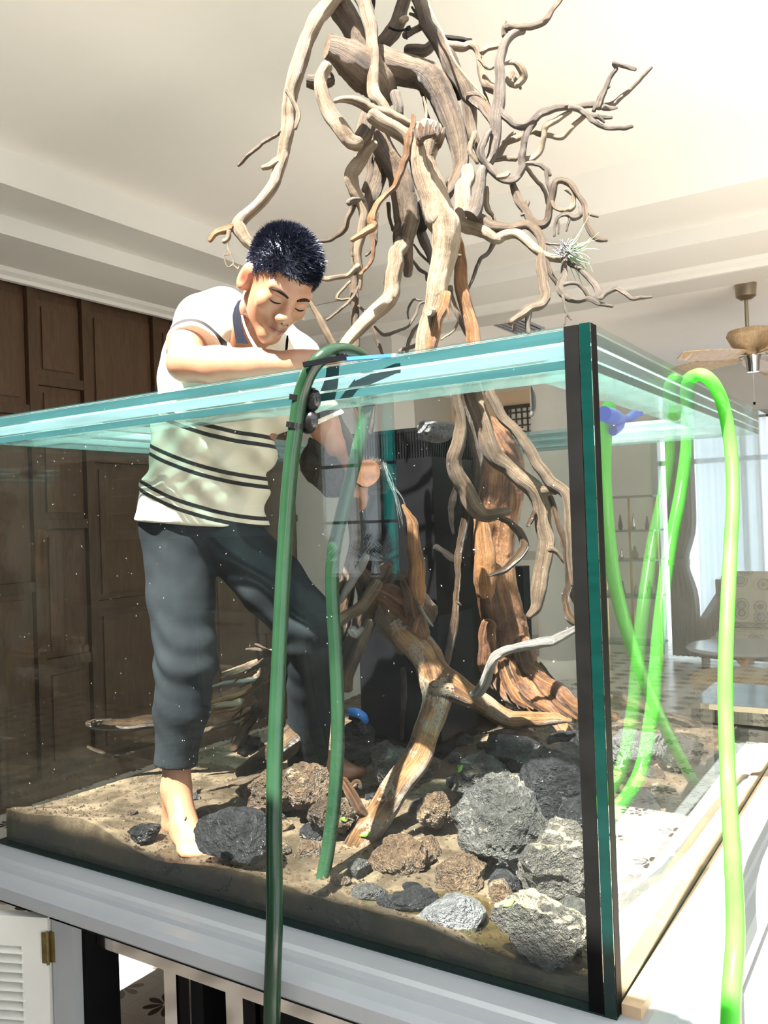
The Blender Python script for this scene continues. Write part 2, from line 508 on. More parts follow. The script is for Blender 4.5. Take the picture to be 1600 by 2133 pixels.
# lattice transom window
lt = struct(MB().box(-4.15, -3.60, FY - .07, FY - .031, 2.36, 2.40).box(-4.15, -3.60, FY - .07, FY - .031, 2.74, 2.78).box(-4.15, -4.10, FY - .07, FY - .031, 2.4, 2.74).box(-3.65, -3.6, FY - .07, FY - .031, 2.4, 2.74)
            .build('window_2', M['darkframe']), 'small dark lattice window high on the far wall')
for k in range(7): MB().box(-4.08 + k * .07, -4.065 + k * .07, FY - .06, FY - .045, 2.4, 2.74).build('lattice_bar', M['darkframe'], lt)
for k in range(4): MB().box(-4.1, -3.65, FY - .062, FY - .045, 2.46 + k * .075, 2.475 + k * .075).build('lattice_bar', M['darkframe'], lt)
MB().box(-4.1, -3.65, FY - .042, FY - .033, 2.4, 2.74).build('pane', M['ceiling'], lt)

# open side and kitchen side (behind the camera): window wall to the right, kitchen recess behind left
w = MB()
w.box(4.05, 4.2, -3.4, FY, 0, .25).box(4.05, 4.2, -3.4, FY, 2.75, 3.32)
for k in range(4): w.box(4.05, 4.2, -3.4 + k * 1.75, -3.2 + k * 1.75, .25, 2.75)
w.box(4.05, 4.2, 3.4, FY, .25, 2.75)
struct(w.build('wall_right', M['wall_white']), 'window wall out of view')
w = MB()
KY = -2.62
kx0, kx1, kz0, kz1 = -4.22, -3.42, 1.09, 2.42
w.box(-7.0, kx0, KY - .15, KY, 0, 3.3).box(kx1, 1.2, KY - .15, KY, 0, 3.3)
w.box(kx0, kx1, KY - .15, KY, 0, kz0).box(kx0, kx1, KY - .15, KY, kz1, 3.3)
w.box(3.2, 4.2, KY - .15, KY, 0, 3.3).box(1.2, 3.2, KY - .15, KY, 2.6, 3.3)
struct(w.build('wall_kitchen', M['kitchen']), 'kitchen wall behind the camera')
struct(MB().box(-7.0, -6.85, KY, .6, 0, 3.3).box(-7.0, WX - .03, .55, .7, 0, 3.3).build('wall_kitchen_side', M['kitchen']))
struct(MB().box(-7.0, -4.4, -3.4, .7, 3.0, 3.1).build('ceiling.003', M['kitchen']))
kw = struct(MB().box(kx0 - .05, kx1 + .05, KY - .02, KY + .03, kz0 - .05, kz0).box(kx0 - .05, kx1 + .05, KY - .02, KY + .03, kz1, kz1 + .05)
            .box(kx0 - .05, kx0, KY - .02, KY + .03, kz0, kz1).box(kx1, kx1 + .05, KY - .02, KY + .03, kz0, kz1).build('window_3', M['darkframe']), 'dark framed kitchen window mirrored in the tank glass')
for xx in (-3.80, -3.60): MB().box(xx - .015, xx + .015, KY - .08, KY - .04, kz0, kz1).build('mullion', M['darkframe'], kw)
for zq in (1.5, 1.95): MB().box(kx0, kx1, KY - .08, KY - .04, zq - .012, zq + .012).build('transom', M['darkframe'], kw)

# ------------------------------------------------------------------ aquarium
TX0, TX1, TY0, TY1, TZ0, TZ1 = -2.28, -.490, 1.452, 3.30, .6325, 1.8325
G = .022
aq = empty('aquarium', ((TX0 + TX1) / 2, (TY0 + TY1) / 2, TZ0), 'large frameless glass aquarium with thick green edges, drained', 'aquarium')
MB().box(TX0, TX1 - G - .006, TY0, TY0 + G, TZ0, TZ1).build('pane', M['glass'], aq)
MB().box(TX1 - G, TX1, TY0 + .0005, TY1, TZ0, TZ1).build('pane', M['glass'], aq)
MB().box(TX0, TX0 + G, TY0 + G + .004, TY1 - G - .004, TZ0, TZ1).build('pane', M['glass_back'], aq)
MB().box(TX0, TX1 - G - .004, TY1 - G, TY1, TZ0, TZ1).build('pane', M['glass_back'], aq)
MB().box(TX0, TX1, TY0, TY1, TZ0 - .02, TZ0 - .001).build('base_plate', M['edge_deep'], aq)
# polished end of the side pane at the near corner and the black seams either side of it
MB().box(TX1 - G + .0015, TX1 - .0015, TY0 - .0012, TY0 + .0004, TZ0, TZ1).build('polished_edge', M['edge_deep'], aq)
MB().box(TX1 - G - .027, TX1 - G - .0006, TY0 - .0008, TY0 + G + .012, TZ0, TZ1 - .001).build('silicone_seam', M['silicone'], aq)
MB().box(TX1 - .0004, TX1 + .0008, TY0 + .0004, TY0 + .028, TZ0, TZ1 - .001).build('silicone_seam', M['silicone'], aq)
MB().box(TX0 - .001, TX0 + .012, TY0 - .001, TY0 + .0005, TZ0, TZ1).build('silicone_seam', M['silicone'], aq)
# three stacked braces round the rim, each with a polished edge band behind the pane
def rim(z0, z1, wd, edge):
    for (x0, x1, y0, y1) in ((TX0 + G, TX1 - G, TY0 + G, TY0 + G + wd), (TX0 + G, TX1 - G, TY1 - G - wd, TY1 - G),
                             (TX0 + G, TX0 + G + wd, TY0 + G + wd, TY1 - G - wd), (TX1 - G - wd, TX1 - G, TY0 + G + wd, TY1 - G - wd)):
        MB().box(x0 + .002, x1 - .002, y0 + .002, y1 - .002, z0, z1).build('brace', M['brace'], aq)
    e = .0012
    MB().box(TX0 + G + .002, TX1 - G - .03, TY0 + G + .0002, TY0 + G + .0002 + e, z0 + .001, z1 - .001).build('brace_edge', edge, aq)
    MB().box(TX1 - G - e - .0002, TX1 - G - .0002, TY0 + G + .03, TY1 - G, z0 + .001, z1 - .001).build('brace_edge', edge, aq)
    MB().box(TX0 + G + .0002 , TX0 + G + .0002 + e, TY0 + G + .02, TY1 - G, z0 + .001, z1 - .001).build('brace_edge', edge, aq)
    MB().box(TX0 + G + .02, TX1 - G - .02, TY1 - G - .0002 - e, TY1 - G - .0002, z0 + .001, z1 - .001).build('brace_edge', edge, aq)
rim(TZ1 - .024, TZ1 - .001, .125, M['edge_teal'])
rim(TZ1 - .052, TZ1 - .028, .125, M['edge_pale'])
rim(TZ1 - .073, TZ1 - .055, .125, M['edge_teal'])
# timber packing strip between the glass and the side ledge
MB().box(TX1 + .002, TX1 + .036, TY0 + .02, TY1 + .04, TZ0 - .012, TZ0 + .016).build('timber_strip', plain('pale_timber', (.62, .43, .27), .55, var=.2, scale=14, bump=.2), aq)

# ------------------------------------------------------------------ cabinet under the aquarium
cb = empty('tank_cabinet', (-1.4, 2.3, 0), 'white painted cabinet with moulded ledge carrying the aquarium', 'cabinet')
LX = -.345; LY = 1.296
def ledge(prof, y_or_x, a, b): pass
pf = [(TY0 + .03, .628), (TY0 - .012, .628), (TY0 - .02, .634), (1.385, .634), (1.372, .630), (1.352, .630), (1.345, .622), (LY + .012, .622), (LY, .612), (LY, .582), (LY + .008, .574),
      (LY + .030, .574), (LY + .034, .556), (LY + .046, .552), (TY0 + .03, .552)]
MB().prism([(y, z) for y, z in pf], 0, -2.30, LX + .002).build('ledge', M['white_gloss'], cb)
pr = [(TX1 + .036, .628), (TX1 + .05, .6325), (-.405, .6325), (-.40, .626), (-.385, .626), (-.38, .622), (LX - .012, .622), (LX, .612), (LX, .582), (LX - .008, .574), (LX - .03, .574), (LX - .034, .556), (LX - .046, .552), (TX1 + .036, .552)]
MB().prism(pr, 1, LY, TY1 + .12).build('ledge', M['white_gloss'], cb)
MB().box(-2.30, LX - .05, LY + .05, TY1 + .1, .54, .556).build('carcass_top', M['blackmatte'], cb)
# front: stile, louvred door hung open, stainless support frame behind
MB().box(-1.885, -1.805, 1.346, 1.372, .0, .552).build('stile', M['white_gloss'], cb)
MB().box(-2.30, -2.24, 1.346, 1.372, .0, .552).build('stile', M['white_gloss'], cb)
MB().box(-.5, LX - .05, 1.346, 1.372, .02, .552).build('stile', M['white_gloss'], cb)
MB().box(-1.812, -1.795, 1.376, 1.475, .0, .54).build('partition', M['blackmatte'], cb)
MB().box(-1.31, LX - .05, 1.372, TY1 + .05, .0, .02).build('plinth', M['blackmatte'], cb)
st = plain('stainless_steel', (.74, .66, .60), .12, 1.0, var=.05, scale=3)
MB().box(-1.79, -.55, 1.405, 1.445, .47, .535).build('support_rail', st, cb)
for x0, x1 in ((-1.555, -1.515), (-1.36, -1.31), (-.62, -.57)):
    MB().box(x0, x1, 1.405, 1.445, .0, .47).build('support_post', st, cb)
MB().box(-1.515, -1.475, 1.45, 1.9, .0, .46).build('sump_panel', M['blackmatte'], cb)
MB().box(-1.31, -.62, 1.46, 1.9, .02, .44).build('sump_panel', M['blackmatte'], cb)
MB().box(-2.28, -2.24, TY1 - .02, TY1 + .06, 0, .54).build('support_post', st, cb)
MB().box(-.6, -.56, TY1 - .02, TY1 + .06, 0, .54).build('support_post', st, cb)
# right side of the cabinet
MB().box(LX - .075, LX - .05, 1.346, TY1 + .08, .02, .552).build('side_board', M['white_gloss'], cb)
for k, (y0, y1) in enumerate(((1.40, 1.80), (1.86, 2.42), (2.48, 3.3))):
    d = MB().box(LX - .05, LX - .032, y0, y1, .05, .535).build('side_door', M['white_gloss'], cb)
    MB().box(LX - .032, LX - .026, y0 + .05, y1 - .05, .10, .485).build('door_panel', M['white_gloss'], d)
    if k:
        for zq in (.17, .455):
            MB().box(LX - .033, LX - .029, y0 - .055, y0 - .003, zq - .03, zq + .03).build('hinge', M['brass'], d)
# louvred door: hinged on the stile, swung right round
ld = empty('louvred_door', (-1.890, 1.338, .02), 'cream louvred door swung open')
ld.parent = cb; ld.matrix_parent_inverse = cb.matrix_basis.inverted()
def P3(b, x0, x1, y0, y1, z0, z1): return b.box(x0 - 1.890, x1 - 1.890, 1.338 + y0, 1.338 + y1, z0, z1)
W = .50
P3(MB(), -.075, 0, 0, .028, .02, .545).build('stile', M['ivory'], ld)
P3(MB(), -W, -W + .075, 0, .028, .02, .545).build('stile', M['ivory'], ld)
P3(MB(), -W + .075, -.075, 0, .028, .47, .545).build('top_rail', M['ivory'], ld)
P3(MB(), -W + .075, -.075, 0, .028, .02, .09).build('bottom_rail', M['ivory'], ld)
sl0 = None
for k in range(16):
    z = .10 + k * .0235
    if sl0 is None:
        b = MB(); x0, x1 = -1.890 - W + .07, -1.890 - .07
        b.prism([(1.338 - .004, z), (1.338 + .002, z - .002), (1.338 + .030, z + .018), (1.338 + .026, z + .022)], 0, x0, x1)
        sl0 = b.build('slat', M['ivory'], ld)
    else:
        s = sl0.copy(); COL.objects.link(s); s.parent = ld; s.matrix_parent_inverse = sl0.matrix_parent_inverse.copy(); s.location = (0, 0, .0235 * k)
hg = MB().box(-1.905, -1.8895, 1.333, 1.337, .435, .51).build('hinge', M['brass'], ld)
MB().box(-1.8875, -1.853, 1.340, 1.3445, .435, .51).build('hinge_leaf', M['brass'], ld)
MB().tube([(-1.8885, 1.334, .432), (-1.8885, 1.334, .513)], [.004, .004], 8, sub=1).build('hinge_pin', M['brass'], ld)
ld.rotation_euler = (0, 0, math.radians(21))
# the hinge leaf on the stile stays put only for small angles: the door is nearly flat against the front

# ------------------------------------------------------------------ driftwood
WOODS = {
 'pale': wood_mat('driftwood_pale', [(0.2, (0.0681, 0.0417, 0.0236)), (0.4, (0.2269, 0.1561, 0.0953)), (0.6, (0.3359, 0.2497, 0.1634)), (0.85, (0.4539, 0.3632, 0.2632))], 8, .65, .5),
 'tan': wood_mat('driftwood_tan', [(0.2, (0.0291, 0.0168, 0.0097)), (0.42, (0.1066, 0.0678, 0.04)), (0.6, (0.1743, 0.1195, 0.0743)), (0.85, (0.2583, 0.1938, 0.1291))], 8, .62, .55),
 'grey': wood_mat('driftwood_grey', [(0.2, (0.036, 0.0264, 0.0204)), (0.45, (0.12, 0.0912, 0.0696)), (0.85, (0.282, 0.228, 0.18))], 9, .7, .5),
 'orange': wood_mat('driftwood_orange', [(0.2, (0.0506, 0.0188, 0.0065)), (0.42, (0.2095, 0.0903, 0.0275)), (0.6, (0.3179, 0.1517, 0.0542)), (0.85, (0.419, 0.2601, 0.13))], 7, .5, .5),
 'wet': wood_mat('driftwood_wet', [(0.28, (0.0196, 0.0119, 0.0077)), (0.48, (0.0735, 0.0434, 0.0252)), (0.66, (0.1505, 0.0875, 0.0476)), (0.85, (0.252, 0.1645, 0.098))], 8, .32, .6, spec=.6),
 'red': wood_mat('driftwood_red', [(0.25, (0.0341, 0.0136, 0.0062)), (0.45, (0.1488, 0.0651, 0.0298)), (0.62, (0.248, 0.1178, 0.0527)), (0.85, (0.3472, 0.2046, 0.1116))], 7, .38, .6, spec=.6),
 'dark': wood_mat('driftwood_dark', [(0.3, (0.0084, 0.0063, 0.0056)), (0.55, (0.0315, 0.0231, 0.0182)), (0.85, (0.077, 0.056, 0.042))], 8, .55, .6, spec=.2),
 'sandy': wood_mat('driftwood_sandy', [(0.28, (0.0462, 0.0198, 0.0092)), (0.48, (0.198, 0.099, 0.0396)), (0.66, (0.3168, 0.1782, 0.0792)), (0.85, (0.4092, 0.2838, 0.1716))], 7, .45, .55, sand=(.54, (.26, .20, .145))),
 'white': wood_mat('driftwood_white', [(0.25, (0.186, 0.1674, 0.155)), (0.5, (0.341, 0.3224, 0.3038)), (0.8, (0.4216, 0.4092, 0.3906))], 9, .7, .6),
}
ZOOM = {1: (400, 0, .375), 2: (850, 0, .375), 3: (600, 450, .3125), 4: (250, 440, .375), 5: (600, 750, .40625), 6: (150, 1050, .4375), 7: (600, 1250, .4375)}
_bn = [0]
def limb(zm, pts, d, wood='pale', parent=None, name='branch', rough=.10, sub=5, seg=None, jit=.5, rs=1.0, ends=True):
    """pts: (x, y, radius[, depth]) in a zoomed view of the photo; d: depth in metres, or (first, last)"""
    ox, oy, s = ZOOM[zm]
    n = len(pts); d0, d1 = d if isinstance(d, tuple) else (d, d)
    acc = [0.0]
    for a, b in zip(pts, pts[1:]): acc.append(acc[-1] + math.hypot(b[0] - a[0], b[1] - a[1]))
    P, R = [], []
    _bn[0] += 1
    for k, p in enumerate(pts):
        t = acc[k] / max(acc[-1], 1e-6)
        dd = p[3] if len(p) > 3 else d0 + (d1 - d0) * t
        P.append(at(ox + s * p[0], oy + s * p[1], dd)); R.append(max(p[2], 3) * s * rs * dd / F_PX)
    rm = max(R)
    if seg is None: seg = 8 if rm < .012 else (12 if rm < .03 else 20)
    b = MB().tube(P, R, seg, rough=rough, seed=_bn[0] * 7, sub=sub, jit=jit, taper_round=ends)
    return b.build(name, WOODS[wood], parent, smooth=True, angle=50)

def z3(pts): return [((200 + .3125 * p[0]) / .375, (450 + .3125 * p[1]) / .375, p[2] * .3125 / .375) + tuple(p[3:]) for p in pts]
tree = empty('driftwood_tree', tuple(onplane(1080, 1480, 2, .80)), 'tall twisted driftwood tree rising out of the aquarium', 'driftwood')
T = tree
def L1(p, d, w='pale', **k): return limb(1, p, d, w, T, **k)
def L2(p, d, w='pale', **k): return limb(2, p, d, w, T, **k)
def L3(p, d, w='pale', **k): return limb(3, p, d, w, T, **k)
def L5(p, d, w='pale', **k): return limb(5, p, d, w, T, **k)
def L7(p, d, w='pale', **k): return limb(7, p, d, w, T, **k)
def L6(p, d, w='pale', **k): return limb(6, p, d, w, T, **k)
def L4(p, d, w='pale', **k): return limb(4, p, d, w, T, **k)

# crown, left side
L1([(870, -80, 45), (760, 20, 47), (690, 110, 48), (640, 230, 46), (590, 370, 42), (555, 500, 40), (538, 600, 38), (530, 720, 37), (505, 860, 36), (475, 970, 36), (430, 1070, 35), (340, 1160, 34), (265, 1225, 38), (262, 1270, 40), (300, 1330, 32), (340, 1380, 24)], (2.45, 2.38), 'pale')
L4([(640, 90, 22), (580, 100, 22), (530, 125, 17), (500, 165, 13)], 2.38, 'orange')
L4([(605, 110, 12), (600, 150, 13), (575, 172, 14)], 2.37, 'pale')
L4([(595, 165, 6), (602, 210, 6), (620, 250, 6), (630, 290, 5), (600, 310, 4), (582, 275, 4), (578, 245, 4), (605, 240, 4)], 2.37, 'pale', sub=4)
L4([(630, 300, 5), (655, 320, 5), (662, 305, 4)], 2.37, 'pale', sub=3)
L1([(500, 732, 12), (420, 775, 13), (350, 830, 12), (290, 885, 11), (258, 920, 9)], 2.40, 'tan')
L1([(475, 895, 26), (430, 925, 20), (396, 930, 16)], 2.40, 'pale')
L1([(528, 500, 15), (560, 560, 14), (588, 615, 12), (588, 660, 13), (575, 715, 10)], 2.36, 'pale')
# main mass
L1([(780, -60, 72), (830, 40, 70), (880, 150, 64), (930, 240, 60), (970, 320, 60)], 2.50, 'tan', rough=.12)
L1([(745, 255, 62), (800, 275, 75), (870, 320, 98), (960, 390, 108), (1040, 470, 92), (1080, 560, 70)], (2.38, 2.48), 'tan', rough=.14, name='trunk', ends='end')
L1([(960, 350, 80), (1060, 350, 92), (1180, 370, 92), (1290, 420, 88), (1370, 520, 74), (1430, 640, 64), (1475, 770, 55), (1490, 890, 47), (1468, 970, 38), (1430, 1050, 34), (1395, 1090, 28)], (2.48, 2.42), 'tan', rough=.12, name='trunk')
L1([(925, -40, 40), (965, 60, 40), (995, 150, 37), (1005, 250, 34), (1005, 350, 33), (1005, 450, 34), (1022, 530, 37), (1055, 580, 34), (1090, 640, 28)], (2.42, 2.38), 'pale')
L1([(1010, -20, 13), (1005, 50, 10), (995, 110, 6)], 2.45, 'dark')
L1([(1195, -40, 34), (1165, 50, 34), (1140, 120, 38), (1105, 185, 42), (1050, 260, 40)], 2.52, 'tan')
L1([(1165, 120, 24), (1180, 110, 20), (1195, 108, 16)], 2.46, 'pale')
L1([(1180, 200, 20), (1240, 165, 18), (1290, 130, 20), (1270, 100, 14), (1210, 75, 8)], 2.50, 'tan')
L1([(1280, 110, 14), (1250, 75, 10), (1222, 40, 7)], 2.50, 'tan')
L2([(40, -40, 38), (80, 60, 40), (125, 170, 42), (190, 270, 46), (250, 370, 48), (300, 470, 44), (330, 560, 38), (345, 660, 34), (362, 760, 30), (400, 860, 24)], (2.48, 2.45), 'tan', rough=.12)
L2([(0, 290, 34), (60, 285, 36), (110, 270, 30), (140, 230, 22)], 2.55, 'tan')
L2([(60, 470, 12), (90, 550, 12), (105, 640, 10), (140, 715, 8)], 2.52, 'tan')
L2([(100, 650, 8), (75, 690, 8), (30, 700, 7)], 2.50, 'tan')
L2([(180, 430, 38), (240, 470, 40), (290, 520, 36)], 2.50, 'dark', rough=.2)
L2([(215, 250, 28), (290, 258, 28), (350, 248, 25), (390, 290, 18), (398, 350, 15), (420, 420, 20), (448, 480, 26), (492, 500, 26)], (2.46, 2.42), 'pale')
L2([(200, 205, 14), (260, 215, 16), (350, 222, 10)], 2.48, 'dark')
L2([(395, 325, 10), (440, 375, 12), (490, 365, 12)], 2.40, 'pale')
L2([(410, 290, 18), (455, 262, 18), (505, 250, 18)], 2.42, 'pale')
L2([(385, 290, 7), (392, 400, 7), (415, 480, 8), (440, 560, 9), (465, 620, 9)], 2.44, 'grey')
# white sunlit V under the cut stump
L1([(745, 365, 34), (720, 440, 34), (730, 540, 40), (770, 640, 45), (830, 725, 45), (890, 790, 44), (930, 805, 42)], (2.30, 2.30), 'pale')
L1([(905, 800, 40), (950, 740, 48), (985, 660, 46), (1000, 600, 36)], (2.31, 2.36), 'tan')
L1([(640, 450, 36), (690, 455, 44), (760, 440, 44)], 2.42, 'tan', ends='end')
L1([(795, 560, 16), (850, 552, 22), (930, 570, 28), (1010, 610, 28), (1080, 630, 24), (1150, 655, 24), (1225, 690, 20), (1280, 690, 12), (1300, 655, 9), (1300, 600, 8), (1285, 540, 6)], (2.26, 2.34), 'pale')
L1([(1000, 640, 38), (1060, 680, 40), (1130, 722, 42), (1190, 770, 40), (1225, 830, 38), (1260, 900, 40)], (2.28, 2.30), 'pale')
L1([(1230, 640, 12), (1225, 700, 16), (1210, 760, 22), (1195, 830, 22), (1180, 900, 22), (1150, 985, 20), (1110, 1050, 18), (1050, 1110, 18), (1010, 1170, 18), (1000, 1215, 26), (1005, 1260, 24), (960, 1290, 19), (890, 1333, 14)], (2.24, 2.26), 'orange')
L1([(1130, 520, 30), (1145, 580, 28), (1150, 640, 26)], 2.40, 'grey')
# long central trunk and its white lower leg
L1([(1000, 640, 46), (1020, 720, 54), (1065, 810, 62), (1112, 910, 66), (1150, 1010, 68), (1175, 1110, 66), (1182, 1210, 65)] + z3([(785, -40, 74), (780, 60, 72), (775, 140, 68), (788, 240, 54), (802, 320, 38), (800, 395, 28)][1:]), (2.42, 2.46), 'tan', rough=.13, name='trunk', seg=24)
L3([(790, 90, 40, 2.47), (765, 170, 50, 2.44), (722, 250, 50, 2.40), (712, 330, 54), (702, 430, 58), (690, 515, 58), (628, 600, 56), (545, 680, 50), (465, 760, 45), (395, 840, 40), (340, 910, 36)], (2.40, 2.34), 'pale', rough=.10)
L1([(1090, 1130, 12), (1095, 1190, 10), (1115, 1280, 9)], 2.5, 'tan')
# trunk with the broken top, bright face
L1([(1325, 735, 78), (1310, 800, 74), (1290, 880, 70), (1310, 970, 74), (1350, 1080, 78), (1370, 1200, 80)] + z3([(1018, -40, 98), (1035, 60, 96), (1042, 150, 92), (1036, 260, 84), (1020, 380, 78), (1000, 500, 72), (975, 600, 66), (945, 700, 62), (915, 800, 60), (895, 920, 58)][1:]), (2.24, 2.22), 'pale', rough=.12, name='trunk', seg=26)
L3([(1060, 520, 30), (1040, 600, 34), (1010, 680, 34), (975, 790, 36), (950, 900, 36)], 2.20, 'orange', rough=.16)
L3([(1055, 590, 14), (1068, 640, 10), (1072, 690, 4)], 2.19, 'orange')
L3([(930, 636, 30), (958, 640, 34)], (2.16, 2.19), 'pale', name='cut_stub', ends='end')
L3([(1085, 20, 16), (1105, 100, 28), (1135, 220, 40), (1150, 350, 46), (1165, 470, 48), (1185, 600, 48), (1215, 720, 48), (1245, 850, 46), (1265, 930, 44)], (2.26, 2.26), 'orange', name='trunk')
L3([(1142, 262, 12), (1150, 262, 10)], (2.20, 2.17), 'tan')
# splintered crown of the broken trunk
for k in range(14):
    a = k / 14 * 6.283
    x0, y0 = 1320 + 52 * math.cos(a), 765 + 40 * math.sin(a)
    L1([(x0, y0 + 30, 22), (x0 + 16 * math.cos(a), y0 - 12, 16), (x0 + 34 * math.cos(a) + random.uniform(-8, 8), y0 - 40 + random.uniform(-18, 10), 6)], 2.20 + .05 * math.sin(a), 'red' if k % 2 else 'tan', name='splinter', rough=.25, sub=3)
# left of the central trunk
L1([(1015, 800, 26), (960, 850, 32), (905, 930, 40), (890, 1000, 40), (905, 1060, 34), (935, 1120, 30), (950, 1200, 28)] + z3([(505, -20, 33), (495, 100, 32), (475, 200, 30), (462, 290, 30), (478, 370, 22), (484, 430, 16), (480, 490, 10)][1:]), (2.34, 2.40), 'pale')
L1([(1050, 860, 40), (1045, 960, 46), (1010, 1050, 42), (985, 1130, 30), (1000, 1200, 18)], 2.45, 'tan', rough=.16)
L1([(990, 860, 20), (985, 960, 22), (960, 1060, 18)], 2.44, 'tan')
L1([(870, 1130, 20), (920, 1110, 24), (950, 1120, 18)], 2.36, 'grey')
L1([(905, 1120, 15), (870, 1210, 17), (840, 1280, 18), (790, 1320, 12), (730, 1340, 9), (650, 1335, 7)], (2.38, 2.46), 'tan')
L3([(445, 220, 14), (440, 300, 16), (442, 380, 22)], 2.41, 'tan')
L3([(440, 380, 27), (440, 520, 28), (446, 640, 28), (452, 760, 26), (455, 900, 24)], 2.44, 'tan')
L3([(590, -20, 14), (585, 100, 14), (580, 180, 14), (545, 240, 11), (520, 265, 10)], 2.36, 'tan')
L3([(552, 80, 12), (568, 190, 14), (562, 285, 14), (522, 345, 12), (480, 390, 10)], 2.34, 'orange')
L3([(425, 180, 9), (422, 230, 10), (428, 268, 8)], 2.38, 'tan')
L3([(470, 330, 18), (405, 390, 18), (310, 412, 17), (240, 420, 18), (200, 410, 14)], (2.38, 2.44), 'pale')
L3([(415, 435, 9), (350, 505, 11), (325, 550, 12), (370, 558, 9), (410, 550, 6)], 2.40, 'pale', sub=4)
L3([(470, 465, 8), (425, 550, 11), (350, 622, 11), (258, 692, 9)], (2.40, 2.36), 'tan')
L3([(140, 560, 14), (190, 655, 22), (242, 740, 28), (282, 820, 28), (310, 900, 26)], (2.30, 2.34), 'pale')
L3([(470, 598, 9), (520, 650, 10), (562, 745, 14), (592, 825, 14), (632, 925, 10)], 2.42, 'tan')
L3([(578, 738, 9), (640, 792, 12), (720, 770, 10), (800, 735, 10), (850, 660, 10), (880, 585, 10), (940, 570, 8)], (2.38, 2.44), 'grey')
L3([(940, 565, 6), (870, 562, 7), (840, 555, 8), (815, 590, 8), (798, 640, 7), (803, 685, 5)], 2.44, 'grey', sub=4)
L3([(860, -10, 26), (885, 90, 36), (905, 160, 36), (935, 240, 28), (960, 320, 22)], 2.50, 'grey')
L1([(1215, 880, 12), (1250, 1020, 18), (1290, 1100, 20), (1260, 1180, 30), (1270, 1260, 36)], 2.48, 'dark')
L3([(838, 190, 8), (880, 250, 9), (935, 305, 8)], 2.50, 'tan')
L3([(828, 290, 10), (870, 350, 12), (918, 382, 12), (925, 430, 8)], 2.50, 'grey')
L3([(1080, 470, 20), (1090, 560, 26), (1115, 630, 24), (1160, 710, 20), (1210, 810, 18)], 2.46, 'tan')
L3([(1140, 700, 8), (1100, 768, 8), (1020, 822, 8)], 2.50, 'pale')
L3([(880, 720, 12), (842, 760, 14), (808, 830, 13), (790, 910, 12)], 2.46, 'grey')
L3([(880, 850, 12), (800, 880, 14), (745, 900, 11), (770, 915, 8)], 2.46, 'grey')

# crown, right side
L2([(640, 178, 20), (580, 192, 28), (532, 250, 28), (512, 340, 28), (510, 430, 28), (504, 530, 32), (495, 640, 32), (490, 740, 32), (478, 820, 30), (452, 890, 28), (412, 960, 32), (400, 1060, 35), (372, 1140, 40), (345, 1195, 44)], (2.34, 2.30), 'grey', ends='start')
L2([(535, 200, 20), (548, 150, 22), (620, 155, 17), (700, 145, 18), (760, 115, 18), (800, 60, 15), (840, 10, 14), (870, -40, 12)], (2.34, 2.30), 'tan')
L2([(548, 160, 14), (545, 120, 6)], 2.33, 'tan', sub=3)
L2([(530, 355, 9), (590, 350, 16), (632, 388, 22), (640, 432, 23), (610, 470, 21), (570, 470, 16), (545, 425, 12)], (2.34, 2.38), 'pale')
L2([(570, 440, 8), (580, 400, 12), (600, 440, 14), (625, 492, 8)], 2.40, 'pale', sub=4)
L2([(340, 530, 28), (380, 560, 30), (430, 600, 31), (465, 660, 26), (480, 710, 20)], (2.44, 2.36), 'tan')
L2([(500, 590, 18), (545, 655, 20), (612, 702, 20), (680, 682, 22), (740, 632, 22), (820, 602, 20), (910, 597, 19), (1000, 582, 18), (1080, 588, 20), (1130, 580, 16), (1200, 530, 14), (1250, 480, 13), (1310, 420, 12), (1352, 375, 9)], (2.32, 2.22), 'grey')
L2([(1060, 600, 18), (1080, 540, 16), (1100, 480, 14), (1130, 420, 13), (1158, 382, 12), (1138, 350, 9), (1190, 366, 12), (1262, 386, 11)], (2.24, 2.20), 'grey', sub=4)
L2([(1030, 615, 12), (1060, 550, 14), (1085, 505, 12), (1118, 480, 8)], 2.25, 'grey')
L2([(1090, 600, 18), (1125, 600, 14), (1158, 598, 9)], 2.22, 'grey', sub=3)
L2([(900, 597, 18), (960, 612, 18), (1005, 640, 18), (1060, 652, 14), (1132, 652, 9)], (2.26, 2.22), 'grey')
L2([(1000, 640, 14), (1050, 690, 14), (1120, 712, 12), (1200, 712, 12), (1246, 700, 9)], (2.24, 2.20), 'grey')
L2([(1055, 640, 10), (1075, 665, 10), (1090, 680, 6)], 2.22, 'grey', sub=3)
L2([(985, 640, 13), (930, 690, 14), (880, 740, 15), (850, 766, 16), (790, 752, 15), (720, 742, 17), (680, 735, 14), (600, 770, 18), (530, 800, 18)], (2.26, 2.36), 'pale')
L2([(905, 615, 12), (830, 665, 16), (770, 700, 20), (752, 770, 19), (725, 850, 18), (685, 885, 18), (630, 890, 20)], (2.28, 2.32), 'pale')
L2([(700, 680, 20), (655, 755, 20), (640, 820, 20), (630, 870, 24), (638, 930, 22), (600, 985, 20), (540, 1002, 20), (482, 965, 22), (432, 905, 20), (402, 860, 24), (420, 785, 24), (455, 725, 18)], (2.30, 2.30), 'grey')
L2([(590, 740, 14), (545, 790, 16), (510, 850, 18), (470, 880, 18)], 2.36, 'pale')
L2([(460, 890, 14), (530, 880, 15), (600, 885, 16)], 2.34, 'pale')
L2([(560, 960, 14), (540, 975, 18), (500, 980, 14)], 2.26, 'pale')
L2([(640, 912, 14), (720, 910, 14), (768, 940, 14), (790, 975, 9)], 2.30, 'grey')
L2([(765, 950, 11), (782, 1040, 12), (805, 1095, 9)], 2.30, 'grey')
L2([(655, 925, 12), (710, 1000, 12), (755, 1050, 12), (775, 1130, 9)], 2.36, 'pale')
